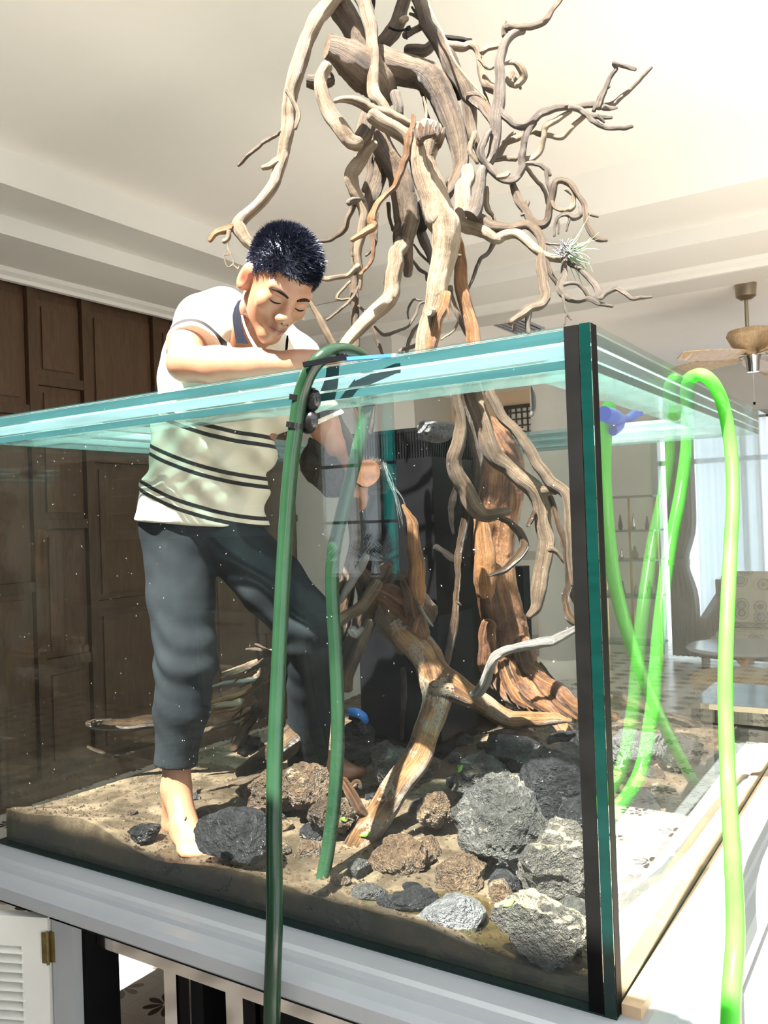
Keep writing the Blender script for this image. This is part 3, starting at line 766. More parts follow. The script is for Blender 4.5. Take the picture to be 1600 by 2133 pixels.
L2([(570, 995, 17), (600, 1080, 21), (640, 1150, 24), (690, 1232, 26), (740, 1250, 26), (778, 1210, 22), (792, 1130, 20), (812, 1030, 18), (850, 1003, 18), (900, 1020, 18), (942, 1080, 16), (980, 1140, 16), (990, 1220, 16), (1012, 1285, 16), (1052, 1328, 14), (1105, 1335, 10)], (2.32, 2.22), 'tan')
L2([(665, 1120, 14), (650, 1180, 12), (630, 1195, 8)], 2.3, 'tan', sub=3)
L2([(875, 1050, 10), (915, 1085, 14), (915, 1150, 18), (865, 1172, 14), (815, 1150, 11), (800, 1120, 9)], 2.26, 'pale')
L2([(955, 1150, 14), (955, 1195, 20), (920, 1210, 20), (880, 1190, 14), (840, 1200, 11), (818, 1240, 9), (812, 1312, 7)], 2.25, 'grey')
L2([(905, 1195, 9), (890, 1240, 8), (880, 1282, 6)], 2.25, 'grey', sub=3)
L2([(825, 1215, 8), (838, 1255, 8), (835, 1298, 6)], 2.25, 'grey', sub=3)
L2([(985, 1185, 9), (1056, 1204, 7)], 2.24, 'tan', sub=3)
L2([(325, 935, 36), (340, 1000, 42), (300, 1060, 46), (310, 1130, 46), (310, 1190, 48), (315, 1230, 44), (365, 1255, 44), (430, 1290, 42), (490, 1330, 34), (540, 1302, 34), (600, 1292, 30), (650, 1330, 28), (700, 1380, 26), (760, 1420, 24), (830, 1435, 22), (885, 1432, 24)], (2.40, 2.22), 'pale', rough=.14)
L2([(310, 930, 30), (265, 990, 34), (225, 1060, 34), (200, 1110, 24)], 2.46, 'tan')
L2([(380, 1215, 36), (460, 1255, 30), (540, 1265, 26), (620, 1250, 26), (690, 1258, 28), (732, 1310, 28), (745, 1365, 27), (738, 1430, 28), (745, 1500, 30), (755, 1580, 28), (762, 1650, 26), (735, 1690, 25), (680, 1710, 25), (630, 1750, 24), (572, 1792, 20)], (2.32, 2.18), 'tan')
L2([(672, 1720, 20), (664, 1790, 17), (672, 1850, 14)], 2.2, 'grey', sub=3)
L2([(585, 1780, 12), (592, 1840, 10)], 2.2, 'grey', sub=3)
L2([(482, 1340, 16), (440, 1410, 12), (402, 1440, 11), (370, 1520, 10), (338, 1600, 8)], 2.36, 'grey')
L2([(765, 1350, 8), (800, 1358, 6), (862, 1360, 5)], 2.2, 'grey', sub=3)
L2([(435, 1045, 14), (440, 1150, 18), (470, 1200, 12), (486, 1236, 7)], 2.34, 'pale', sub=4)
L2([(872, 1440, 18), (862, 1540, 20), (845, 1605, 22), (882, 1652, 18), (940, 1670, 16), (1000, 1662, 16), (1060, 1686, 12), (1136, 1700, 9)], (2.22, 2.16), 'grey')
L2([(885, 1450, 18), (960, 1500, 16), (1020, 1560, 17), (1058, 1620, 17), (1072, 1655, 15), (1112, 1620, 15), (1160, 1605, 15), (1210, 1632, 14), (1250, 1660, 12), (1300, 1652, 11), (1352, 1650, 7)], (2.22, 2.10), 'grey')
L2([(850, 1585, 12), (920, 1570, 12), (972, 1602, 12), (1008, 1652, 12)], 2.2, 'grey')
L2([(765, 1430, 10), (790, 1510, 14), (835, 1590, 14)], 2.24, 'tan')
L2([(860, 1640, 8), (868, 1700, 9), (885, 1750, 7), (908, 1776, 4)], 2.18, 'grey', sub=4)
L2([(880, 1740, 6), (868, 1805, 5)], 2.18, 'grey', sub=3)
L2([(370, 740, 16), (345, 830, 15), (385, 905, 12)], 2.42, 'pale', sub=4)

# inside the tank: hanging limbs
L5([(845, 130, 22), (862, 190, 26), (885, 285, 28), (880, 390, 35), (850, 500, 40), (868, 580, 44), (915, 670, 46), (950, 755, 46), (1005, 800, 36), (1080, 790, 30), (1135, 776, 22)], (2.42, 2.46), 'tan')
L5([(900, 150, 26), (905, 240, 30), (925, 330, 30), (952, 430, 28), (975, 530, 28), (970, 620, 26), (962, 720, 20)], (2.46, 2.52), 'wet')
L5([(935, 130, 42), (960, 200, 46), (985, 290, 46), (1010, 385, 46), (1055, 485, 50), (1125, 540, 50), (1200, 602, 52), (1262, 680, 52), (1298, 760, 46), (1308, 850, 42), (1330, 930, 42), (1322, 1020, 40), (1292, 1100, 38), (1282, 1180, 38), (1275, 1260, 28), (1235, 1312, 18)], (2.36, 2.26), 'tan', rough=.09)
L5([(1310, 665, 28), (1345, 668, 22), (1376, 680, 13)], 2.24, 'tan', sub=3)
L5([(1345, 965, 22), (1378, 985, 14), (1415, 1038, 6)], 2.24, 'tan', sub=3)
L5([(1265, 780, 14), (1245, 820, 14), (1228, 850, 9)], 2.28, 'wet', sub=3)
L5([(1010, 100, 24), (1035, 170, 25), (1075, 245, 25), (1130, 330, 28), (1200, 400, 28), (1250, 470, 30), (1285, 550, 30), (1350, 620, 30), (1418, 680, 28), (1440, 760, 26), (1445, 880, 25), (1450, 1000, 22), (1462, 1150, 17)], (2.30, 2.16), 'tan')
L5([(1170, 350, 8), (1215, 358, 4)], 2.3, 'tan', sub=2)
L5([(1235, 450, 9), (1270, 458, 4)], 2.26, 'tan', sub=2)
L5([(1345, 700, 16), (1380, 820, 18), (1420, 950, 20), (1440, 1060, 20), (1440, 1150, 20), (1420, 1225, 24), (1445, 1310, 26), (1490, 1360, 20)], (2.26, 2.16), 'wet')
L5([(1440, 1150, 14), (1470, 1230, 14), (1500, 1290, 12)], 2.2, 'wet', sub=3)
L5([(1250, 140, 8), (1262, 210, 12), (1250, 285, 9)], 2.28, 'white', sub=4)
L5([(870, 650, 20), (842, 740, 22), (840, 810, 16), (850, 890, 8)], 2.5, 'dark')
L5([(940, 700, 22), (905, 840, 20), (875, 990, 18), (870, 1130, 16), (862, 1250, 18), (848, 1380, 20), (826, 1500, 18), (800, 1620, 12)], (2.5, 2.4), 'wet')
L5([(870, 1240, 10), (886, 1258, 5)], 2.42, 'wet', sub=2)
L5([(1090, 812, 16), (1140, 835, 18), (1185, 880, 21), (1210, 940, 22), (1180, 1012, 22), (1110, 1072, 19), (1034, 1106, 9)], (2.44, 2.36), 'wet')
L5([(760, 960, 18), (830, 1010, 20), (900, 1050, 14)], 2.5, 'dark')
# back trunk and its spread foot
L5([(1000, 330, 60), (1040, 440, 90), (1080, 560, 102), (1085, 700, 104), (1075, 850, 98), (1070, 1000, 98), (1075, 1150, 102), (1095, 1280, 112), (1120, 1420, 126), (1150, 1560, 140), (1170, 1660, 120)], (2.78, 2.84), 'red', rough=.14, name='trunk', seg=28)
L5([(985, 800, 36), (1000, 900, 46), (1005, 1020, 50), (1010, 1120, 52), (1010, 1195, 46)], 2.66, 'orange', rough=.12, name='trunk')
L7([(1120, 200, 40), (1140, 320, 48), (1210, 400, 50), (1290, 450, 45), (1360, 500, 38), (1430, 525, 28), (1560, 560, 20)], (2.72, 2.5), 'red', rough=.16, name='root')
L7([(1060, 330, 80), (1110, 440, 78), (1200, 520, 58), (1300, 600, 38), (1400, 690, 18)], (2.72, 2.4), 'red', rough=.2, name='root')
L7([(960, 110, 34), (940, 200, 38), (945, 300, 44), (990, 400, 40)], 2.70, 'red', rough=.2, name='root')
for k in range(12):
    x = 1000 + k * 18
    L7([(x, 290 + 6 * (k % 3), 9), (x + 30 + k * 4, 390, 11), (x + 70 + k * 13, 470 + 4 * k, 10), (x + 130 + k * 19, 510 + 9 * k, 6)], (2.68, 2.5), ('red', 'orange', 'wet')[k % 3], rough=.2, name='root_fibre')
# arch in front of the overflow box: front leg, right arm, left leg
L5([(590, 745, 9), (615, 790, 18), (640, 850, 34), (645, 950, 42), (660, 1050, 44), (662, 1150, 40), (655, 1250, 34), (640, 1340, 34)], (2.40, 2.42), 'orange', rough=.14, name='root')
L7([(470, 20, 60), (530, 110, 68), (590, 190, 74), (650, 280, 74), (690, 370, 72), (715, 440, 74), (700, 520, 66), (660, 620, 64), (612, 745, 70), (540, 880, 70), (452, 1000, 70), (365, 1110, 70), (290, 1220, 66), (262, 1330, 58)], (2.50, 2.13), 'sandy', rough=.09, name='root', seg=24)
L7([(640, 170, 30), (715, 300, 36), (795, 385, 42), (870, 460, 46), (980, 528, 46), (1080, 566, 44), (1180, 570, 38), (1262, 566, 30), (1345, 577, 12)], (2.42, 2.30), 'sandy', rough=.10, name='root')
L7([(700, 430, 50), (780, 440, 46), (870, 480, 40)], 2.36, 'sandy', name='root')
L7([(640, 40, 8), (618, 90, 10), (600, 150, 9)], 2.38, 'orange', sub=3)
L7([(628, 30, 9), (655, 80, 9), (690, 125, 5)], 2.37, 'white', sub=3)
L7([(550, 330, 12), (552, 440, 14), (545, 560, 12), (540, 660, 9)], 2.5, 'wet')
L7([(1400, 120, 15), (1290, 180, 22), (1180, 210, 22), (1080, 225, 22), (1000, 262, 25), (962, 312, 25), (948, 370, 28), (918, 420, 25), (880, 450, 20)], (2.05, 2.3), 'white', rough=.16)
L6([(1500, 330, 60), (1450, 420, 64), (1400, 530, 56), (1350, 650, 54), (1300, 770, 56), (1230, 900, 60), (1130, 1040, 64), (1000, 1150, 58), (880, 1240, 46), (800, 1290, 34)], (2.48, 2.45), 'wet', rough=.13, name='root', seg=22)
L6([(1420, 560, 26), (1370, 680, 30), (1330, 780, 28), (1310, 880, 22)], 2.38, 'tan', rough=.16, name='root')
L6([(1335, -80, 30), (1338, 60, 29), (1345, 180, 28), (1325, 290, 28), (1290, 390, 24), (1265, 450, 18)], (2.44, 2.36), 'tan')
L6([(1400, 250, 20), (1340, 360, 18), (1275, 460, 16)], 2.34, 'white')
L6([(1450, 380, 30), (1385, 480, 30), (1300, 540, 28), (1200, 610, 28), (1116, 692, 22)], (2.40, 2.28), 'tan')
L6([(1330, 600, 26), (1350, 620, 22), (1380, 590, 14)], 2.34, 'white', sub=3)
L6([(1480, 420, 50), (1560, 380, 60), (1620, 440, 66), (1680, 540, 64)], 2.52, 'wet', rough=.2, name='root')
L7([(330, -150, 36), (385, -60, 58), (440, 20, 74), (500, 110, 84), (560, 200, 76)], (2.5, 2.47), 'wet', rough=.18, name='root')
L7([(420, -40, 50), (500, -10, 62), (570, 40, 60), (620, 130, 50)], (2.46, 2.44), 'red', rough=.2, name='root')
L7([(300, -60, 26), (270, 40, 40), (240, 150, 44), (190, 260, 40), (150, 350, 30)], (2.5, 2.46), 'wet', rough=.18, name='root')
L7([(560, -90, 30), (590, -10, 40), (610, 70, 44), (640, 160, 40)], (2.44, 2.41), 'red', rough=.2, name='root')
# upper limbs that enter the rim on the left
L5([(170, 180, 40), (210, 260, 48), (265, 370, 52), (300, 460, 48), (330, 560, 40)], (2.36, 2.44), 'wet')
L5([(335, 220, 12), (355, 290, 13), (370, 370, 12)], 2.4, 'wet', sub=3)
L5([(440, 230, 10), (430, 310, 14), (425, 380, 10)], 2.4, 'wet', sub=3)

# ------------------------------------------------------------------ sand bed, rocks, overflow box
def fbm(x, y, seed=0, oct=4):
    r = np.random.RandomState(seed); s = 0; a = 1.0; f = 1.0
    for _ in range(oct):
        for k in range(3):
            th, ph = r.uniform(0, 6.28), r.uniform(0, 6.28)
            s = s + a / 3 * np.sin((x * math.cos(th) + y * math.sin(th)) * f * 6.0 + ph)
        a *= .5; f *= 2.05
    return s
IX0, IX1, IY0, IY1 = TX0 + G + .001, TX1 - G - .001, TY0 + G + .001, TY1 - G - .001
def sand_h(x, y):
    x = np.asarray(x, float); y = np.asarray(y, float)
    u = (x - IX0) / (IX1 - IX0); v = (y - IY0) / (IY1 - IY0)
    h = .050 + .010 * fbm(x * .8, y * .8, 3) + .004 * fbm(x * 3, y * 3, 5, 3)
    h = h + .030 * np.exp(-((x + 2.0) / .30) ** 2 - (v / .5) ** 2)
    h = h + .035 * np.clip(v - .25, 0, 1) + .09 * np.exp(-((x + 1.15) / .42) ** 2 - ((y - 2.65) / .45) ** 2)
    h = h + (.018 + .022 * np.sin(x * 9.1 + .6) * np.sin(x * 3.3 + 1.0)) * np.exp(-((y - IY0) / .07) ** 2)
    h = h - .020 * np.exp(-((x + .85) / .25) ** 2 - ((y - 1.5) / .16) ** 2)
    return TZ0 + h
nx, ny = 130, 130
gx = np.linspace(IX0, IX1, nx); gy = np.linspace(IY0, IY1, ny)
XX, YY = np.meshgrid(gx, gy)
ZZ = sand_h(XX, YY) + NR.normal(0, .0007, XX.shape)
b = MB()
vs = np.stack([XX.ravel(), YY.ravel(), ZZ.ravel()], 1)
fs = [(j * nx + i, j * nx + i + 1, (j + 1) * nx + i + 1, (j + 1) * nx + i) for j in range(ny - 1) for i in range(nx - 1)]
ring = [i for i in range(nx)] + [j * nx + nx - 1 for j in range(1, ny)] + [(ny - 1) * nx + i for i in range(nx - 2, -1, -1)] + [j * nx for j in range(ny - 2, 0, -1)]
base = len(vs)
vs = np.vstack([vs, np.array([(vs[k][0], vs[k][1], TZ0 + .001) for k in ring])])
n = len(ring)
fs += [(ring[(k + 1) % n], ring[k], base + k, base + (k + 1) % n) for k in range(n)]
fs.append(tuple(base + k for k in range(n))[::-1])
b.add(vs, fs)
def sand_mat():
    t = NT('wet_sand'); c = t.coord()
    patch = t.noise(c, 7.0, 8, .68, .6); fine = t.noise(c, 260, 2)
    col = t.ramp(patch, [(.34, (.010, .007, .004)), (.47, (.032, .021, .012)), (.58, (.075, .050, .028)), (.70, (.15, .11, .062)), (.84, (.28, .22, .135))])
    col = t.mix(t.math('MULTIPLY', fine, .45), col, (.10, .08, .055))
    rough = t.ramp(patch, [(.35, (.22, .22, .22)), (.6, (.75, .75, .75))])
    # darker compacted layer at the foot of the bed, streaked with algae
    sep = t.n('SeparateXYZ'); t.t.links.new(t.coord(), sep.inputs[0])
    edge = t.math('ADD', sep.outputs[2], t.math('MULTIPLY', t.math('SUBTRACT', t.noise(c, 9, 4), .5), .03))
    low = t.math('LESS_THAN', edge, TZ0 + .020)
    col = t.mix(t.math('MULTIPLY', low, .85), col, (.022, .022, .018))
    green = t.math('MULTIPLY', t.math('GREATER_THAN', t.noise(c, 14, 4), .60), t.math('LESS_THAN', edge, TZ0 + .05))
    col = t.mix(t.math('MULTIPLY', green, .5), col, (.06, .065, .025))
    t.principled(col, rough, 0, t.bump(fine, .35, .003))
    return t.m
sand = tag(b.build('sand', sand_mat(), None, smooth=True, angle=40), 'wet tan sand bed heaped over the tank bottom', 'sand', kind='stuff')

def rock_mat(name, stops, rough=.35, sand=None, spec=.6):
    t = NT(name); c = t.coord()
    g = t.noise(c, 6, 6, .65, .4); f = t.noise(c, 60, 4, .7)
    q = t.math('MULTIPLY_ADD', t.math('SUBTRACT', t.math('ADD', t.math('MULTIPLY', g, .55), t.math('MULTIPLY', f, .45)), .5), 1.8, .5)
    col = t.ramp(q, stops)
    rg = rough
    if sand:
        geo = t.n('NewGeometry'); sp = t.n('SeparateXYZ'); t.t.links.new(geo.outputs['Normal'], sp.inputs[0])
        m = t.math('MULTIPLY', t.math('SUBTRACT', t.math('ADD', t.math('MULTIPLY_ADD', t.noise(c, 90, 3, .6), .22, -.11), t.math('ADD', t.noise(c, 12, 6, .7), t.math('MULTIPLY', sp.outputs[2], sand[2]))), sand[0]), 14.0, clamp=True)
        col = t.mix(m, col, sand[1])
        rg = t.ramp(m, [(0, (rough,) * 3), (1, (.8,) * 3)])
    t.principled(col, rg, 0, t.bump(t.math('ADD', g, t.math('MULTIPLY', f, 1.5)), 1.0, .03), Specular_IOR_Level=spec)
    return t.m
RM = {
 'black': rock_mat('wet_black_rock', [(.25, (.004, .004, .005)), (.6, (.022, .023, .027)), (.9, (.070, .070, .080))], .20, spec=.55),
 'grey': rock_mat('lava_rock', [(.25, (.010, .010, .010)), (.55, (.05, .048, .046)), (.85, (.16, .155, .147))], .5, (.70, (.26, .22, .155), .12)),
 'sandy': rock_mat('sand_dusted_rock', [(.25, (.018, .016, .014)), (.55, (.075, .067, .058)), (.85, (.20, .18, .155))], .55, (.78, (.34, .28, .175), .34)),
 'brown': rock_mat('brown_rock', [(.25, (.022, .013, .008)), (.55, (.095, .058, .034)), (.85, (.24, .165, .105))], .42, (.70, (.32, .24, .14), .15)),
 'pale': rock_mat('pale_stone', [(.25, (.06, .06, .064)), (.55, (.15, .15, .16)), (.85, (.28, .28, .29))], .5),
}
_ico = None
ROCKS = []
def short_name(label):
    w = label.split()
    k = next((i for i, q in enumerate(w) if q in ('rock', 'stone', 'boulder', 'slab')), 3)
    return ' '.join(w[:k + 1])
_seen = {}
def rock(px, py, rx, ry, z, mat, label, seed, depth=None, flat=1.0, spiky=.30, d=None):
    """rock whose middle shows at (px, py), rx by ry photo pixels"""
    global _ico
    if _ico is None:
        bm = bmesh.new(); bmesh.ops.create_icosphere(bm, subdivisions=5, radius=1.0)
        _ico = (np.array([v.co[:] for v in bm.verts]), [tuple(v.index for v in f.verts) for f in bm.faces]); bm.free()
    p = at(px, py, d) if d else onplane(px, py, 2, z)
    dist = (p - CAM) @ _f
    V = _ico[0].copy(); r = np.random.RandomState(seed)
    # facets: clip the ball by random planes, then add lumps
    for k in range(13):
        nrm = r.normal(0, 1, 3); nrm /= np.linalg.norm(nrm); h = r.uniform(.62, .92)
        q = V @ nrm; m = q > h
        V[m] -= np.outer((q[m] - h) * .85, nrm)
    def n3(P, f, s):
        rr = np.random.RandomState(s); o = 0
        for _ in range(5):
            dv = rr.normal(0, 1, 3); dv /= np.linalg.norm(dv); o = o + np.sin(P @ dv * f + rr.uniform(0, 6.28))
        return o / 5
    disp = spiky * .55 * n3(V, 4.5, seed) + spiky * .38 * n3(V, 10, seed + 1) + spiky * .30 * n3(V, 23, seed + 2) + spiky * .16 * n3(V, 47, seed + 3)
    V = V * (1 + disp)[:, None]
    sx, sz = rx * dist / F_PX, ry * dist / F_PX
    sy = depth if depth else (sx + sz) / 2
    V = V * np.array([sx, sy, sz * flat])
    right = _r0; fwd = np.array([-_r0[1], _r0[0], 0])
    W = V[:, :1] * right + V[:, 1:2] * fwd + V[:, 2:] * np.array([0, 0, 1.0]) + p
    low = TZ0 + .004
    W[:, 2] = np.maximum(W[:, 2], low)
    W[:, 0] = np.clip(W[:, 0], IX0 + .002, IX1 - .002); W[:, 1] = np.clip(W[:, 1], IY0 + .002, IY1 - .002)
    o = MB().add(W, _ico[1]).build('rock', RM[mat], None, smooth=True, angle=28)
    ROCKS.append((p, short_name(label)))
    return tag(o, label, 'rock')
rock(1135, 1935, 112, 76, .705, 'sandy', 'large grey rock topped with yellow sand at the near corner', 1, d=1.62)
rock(940, 1925, 78, 62, .69, 'pale', 'smooth pale grey stone beside the sand-topped rock', 2, d=1.78, spiky=.12)
rock(1165, 1800, 95, 92, .76, 'sandy', 'rough crusted grey rock against the corner seam', 3, d=1.85)
rock(1050, 1715, 110, 95, .78, 'grey', 'broad lava rock in the middle of the rock pile', 4, d=2.05)
rock(1175, 1650, 95, 100, .82, 'black', 'glossy wet black boulder under the tree roots', 5, d=2.12, spiky=.16)
rock(1070, 1560, 78, 46, .86, 'black', 'flat dark slab rock tilted below the tree trunk', 6, d=2.35, spiky=.14)
rock(1010, 1625, 75, 55, .80, 'grey', 'dark lava rock in front of the overflow box', 7, d=2.3)
rock(960, 1840, 62, 55, .70, 'brown', 'brown rock behind the smooth pale stone', 8, d=1.95)
rock(840, 1790, 62, 48, .70, 'brown', 'tan crusted rock touching the foot of the sandy root', 9, d=2.05)
rock(485, 1745, 92, 62, .71, 'black', 'dark flat boulder in front of the bare foot', 10, d=2.02, spiky=.14)
rock(300, 1738, 36, 26, .69, 'black', 'small black stone left of the bare foot', 11, d=2.22)
rock(745, 1545, 48, 50, .82, 'black', 'shiny black rock behind the green hose, under the blue cap', 12, d=2.6)
rock(820, 1590, 55, 45, .78, 'grey', 'mid grey rock below the arch of the root', 13, d=2.5)
rock(640, 1640, 60, 50, .76, 'brown', 'brown rock between the two hoses', 14, d=2.35)
rock(560, 1650, 70, 42, .74, 'brown', 'ochre crusted rock beside the dark hose', 15, d=2.4)
rock(690, 1700, 52, 40, .72, 'brown', 'rusty brown rock left of the sandy root', 16, d=2.2)
rock(520, 1553, 34, 22, .74, 'black', 'small glittering black stone under the stump roots', 17, d=2.75)
rock(745, 1880, 52, 34, .69, 'brown', 'low brown stone by the end of the green hose', 18, d=1.92)
rock(855, 1880, 55, 30, .68, 'black', 'dark low stone between hose end and pale stone', 19, d=1.86)
rock(1190, 1560, 50, 40, .86, 'black', 'black rock wedged under the right root', 20, d=2.35)
rock(1330, 1560, 62, 42, .80, 'pale', 'grey stone seen through the side pane', 21, d=2.3)
rock(1320, 1720, 55, 75, .74, 'black', 'tall black rock just inside the side pane', 22, d=1.95)
rock(1210, 1720, 50, 60, .76, 'black', 'black rock between boulder and corner seam', 23, d=1.95)
rock(1420, 1570, 52, 42, .78, 'grey', 'grey rock under the pale root by the side pane', 24, d=2.6)
rock(640, 1590, 40, 36, .78, 'grey', 'grey pebble-crusted rock in the shade of the left root', 25, d=2.5)
rock(905, 1690, 40, 38, .76, 'brown', 'reddish rock right of the sandy root', 26, d=2.2)
rock(1385, 1660, 40, 26, .70, 'sandy', 'small sandy stone on the bright sand by the side pane', 27, d=2.2)
rock(460, 1790, 22, 10, .69, 'grey', 'tiny grey stone lying on the front sand', 28, d=1.98)
rock(905, 897, 45, 26, 1.80, 'pale', 'white rock sitting on top of the overflow box', 29, d=2.62, spiky=.16)

# rubble between the rocks, and grit
rb = random.Random(21)
for k in range(90):
    for _ in range(40):
        x, y = rb.uniform(IX0 + .12, IX1 - .05), rb.uniform(IY0 + .07, IY0 + 1.1)
        if x > -1.55 or rb.random() < .25: break
    sz = rb.uniform(.018, .048); kk_ = rb.choice(['black', 'grey', 'brown', 'brown', 'black'])
    V = _ico2 = None
    bm = bmesh.new(); bmesh.ops.create_icosphere(bm, subdivisions=2, radius=1.0)
    VV = np.array([q.co[:] for q in bm.verts]); FF = [tuple(q.index for q in f.verts) for f in bm.faces]; bm.free()
    rs_ = np.random.RandomState(k + 50)
    for _ in range(9):
        nrm = rs_.normal(0, 1, 3); nrm /= np.linalg.norm(nrm); hh_ = rs_.uniform(.5, .85); q_ = VV @ nrm; mm = q_ > hh_; VV[mm] -= np.outer((q_[mm] - hh_) * .9, nrm)
    VV *= np.array([1, rs_.uniform(.7, 1.2), rs_.uniform(.5, .8)]) * sz
    a_ = rs_.uniform(0, 6.28); R_ = np.array([[math.cos(a_), -math.sin(a_), 0], [math.sin(a_), math.cos(a_), 0], [0, 0, 1]])
    VV = VV @ R_.T + np.array([x, y, float(sand_h(x, y)) + sz * .15])
    VV[:, 0] = np.clip(VV[:, 0], IX0 + .002, IX1 - .002); VV[:, 1] = np.clip(VV[:, 1], IY0 + .002, IY1 - .002); VV[:, 2] = np.maximum(VV[:, 2], TZ0 + .003)
    o = MB().add(VV, FF).build('rubble_stone', RM[kk_], None, smooth=True, angle=25)
    near = min(ROCKS[:-1], key=lambda q: (q[0][0] - x) ** 2 + (q[0][1] - y) ** 2)
    dv = np.array([x, y, 0]) - np.array([near[0][0], near[0][1], 0]); dr_, df_ = dv @ _r0, dv @ np.array([-_r0[1], _r0[0], 0])
    side = ('right of' if dr_ > 0 else 'left of') if abs(dr_) > abs(df_) else ('behind' if df_ > 0 else 'in front of')
    lb = f"{'small' if sz < .028 else 'mid-sized' if sz < .038 else 'large'} {kk_} rubble stone {side} the {near[1]}"
    _seen[lb] = _seen.get(lb, 0) + 1
    if _seen[lb] == 2: lb += ', farther out'
    elif _seen[lb] > 2: lb += f', {("third", "fourth", "fifth", "sixth", "seventh", "eighth")[_seen[lb] - 3]} one out'
    tag(o, lb, 'stone', 'rubble stones in the sand')
gb = MB(); rs_ = np.random.RandomState(77)
for k in range(5200):
    x, y = rs_.uniform(IX0 + .01, IX1 - .01), IY0 + .01 + (IY1 - IY0 - .02) * rs_.random() ** 1.5
    s_ = abs(rs_.normal(0, .0032)) + .0012; z = float(sand_h(x, y))
    o_ = rs_.normal(0, .35, 3)
    gb.add([(x + s_ * (1 + o_[0]), y, z), (x - s_ * .5, y + s_ * .9, z), (x - s_ * .5, y - s_ * .9, z), (x, y, z + s_ * (.8 + .3 * o_[1])), (x, y, z - s_ * .4)], [(0, 1, 3), (1, 2, 3), (2, 0, 3), (1, 0, 4), (2, 1, 4), (0, 2, 4)])
tag(gb.build('gravel', RM['brown']), 'loose dark grit scattered over the sand', 'gravel', kind='stuff')

# overflow box with comb teeth
ob = empty('overflow_box', (-1.47, 2.55, TZ0), 'black overflow box with a toothed comb behind the root arch', 'overflow box')
ox0, ox1, oy0, oy1, oz = -1.64, -1.335, 2.38, 2.86, 1.70
MB().box(ox0, ox1, oy0, oy1, sand_h(-1.5, 2.6) - .06, oz).build('body', M['black'], ob)
for k in range(30):
    x = ox0 + .004 + k * (ox1 - ox0 - .012) / 29
    MB().box(x, x + .0055, oy0 + .001, oy0 + .007, oz, oz + .085).build('tooth', M['black'], ob)
for k in range(40):
    y = oy0 + .004 + k * (oy1 - oy0 - .012) / 39
    MB().box(ox1 - .007, ox1 - .001, y + .006, y + .0115, oz, oz + .085).build('tooth', M['black'], ob)
MB().box(ox0, ox1, oy0, oy0 + .008, oz + .085, oz + .097).box(ox1 - .008, ox1, oy0 + .008, oy1, oz + .085, oz + .097).build('top_bar', M['black'], ob)
MB().box(ox0 + .02, ox1 - .02, oy0 + .03, oy1 - .02, oz, oz + .09).build('filter_block', M['blackmatte'], ob)

# shallow water left at the front corner
def water_mat():
    t = NT('shallow_water'); c = t.coord()
    tr = t.n('BsdfTransparent'); tr.inputs[0].default_value = (.80, .78, .66, 1)
    gl = t.n('BsdfGlossy'); gl.inputs['Roughness'].default_value = .02
    bp = t.bump(t.noise(c, 40, 3), .25, .004); t.t.links.new(bp, gl.inputs['Normal'])
    m = t.n('MixShader'); t.put(m.inputs[0], schlick(t, .03)); t.t.links.new(tr.outputs[0], m.inputs[1]); t.t.links.new(gl.outputs[0], m.inputs[2])
    return t.surface(m)
WZ = TZ0 + .042
wt = MB().box(IX0 + .003, IX1 - .003, IY0 + .003, IY1 - .003, WZ - .002, WZ).build('water', water_mat())
struct(tag(wt, 'thin film of water over the low sand'))
wt['kind'] = 'stuff'; wt['category'] = 'water'; wt['label'] = 'shallow water lying over the low sand'

# ------------------------------------------------------------------ loose wood on the sand
def wood_thing(name, label, parts, base):
    e = empty(name, tuple(base), label, 'driftwood')
    for (zm, pts, d, w, nm) in parts:
        limb(zm, pts, d, w, e, name=nm, rough=.14)
    return e
ZOOM[8] = (150, 1340, .3125)
wood_thing('driftwood_log', 'dark wet stick jutting left behind the standing leg', [
    (8, [(105, 535, 20), (150, 545, 34), (250, 545, 38), (380, 540, 40), (530, 530, 40), (700, 520, 44), (860, 500, 48)], 2.75, 'wet', 'stick'),
    (8, [(130, 530, 8), (180, 512, 10), (260, 508, 8)], 2.72, 'wet', 'twig')], at(320, 1505, 2.75))
wood_thing('driftwood_twig', 'thin curved brown twig low behind the standing leg', [
    (8, [(105, 690, 10), (180, 720, 12), (270, 738, 12), (370, 730, 12), (470, 700, 11), (540, 680, 10), (620, 690, 8)], 2.78, 'wet', 'stick')], at(240, 1570, 2.78))
roots = []
rr = random.Random(5)
roots.append((8, [(1330, 60, 40), (1300, 150, 60), (1290, 260, 74), (1280, 360, 70), (1250, 460, 60)], 2.74, 'tan', 'stump'))
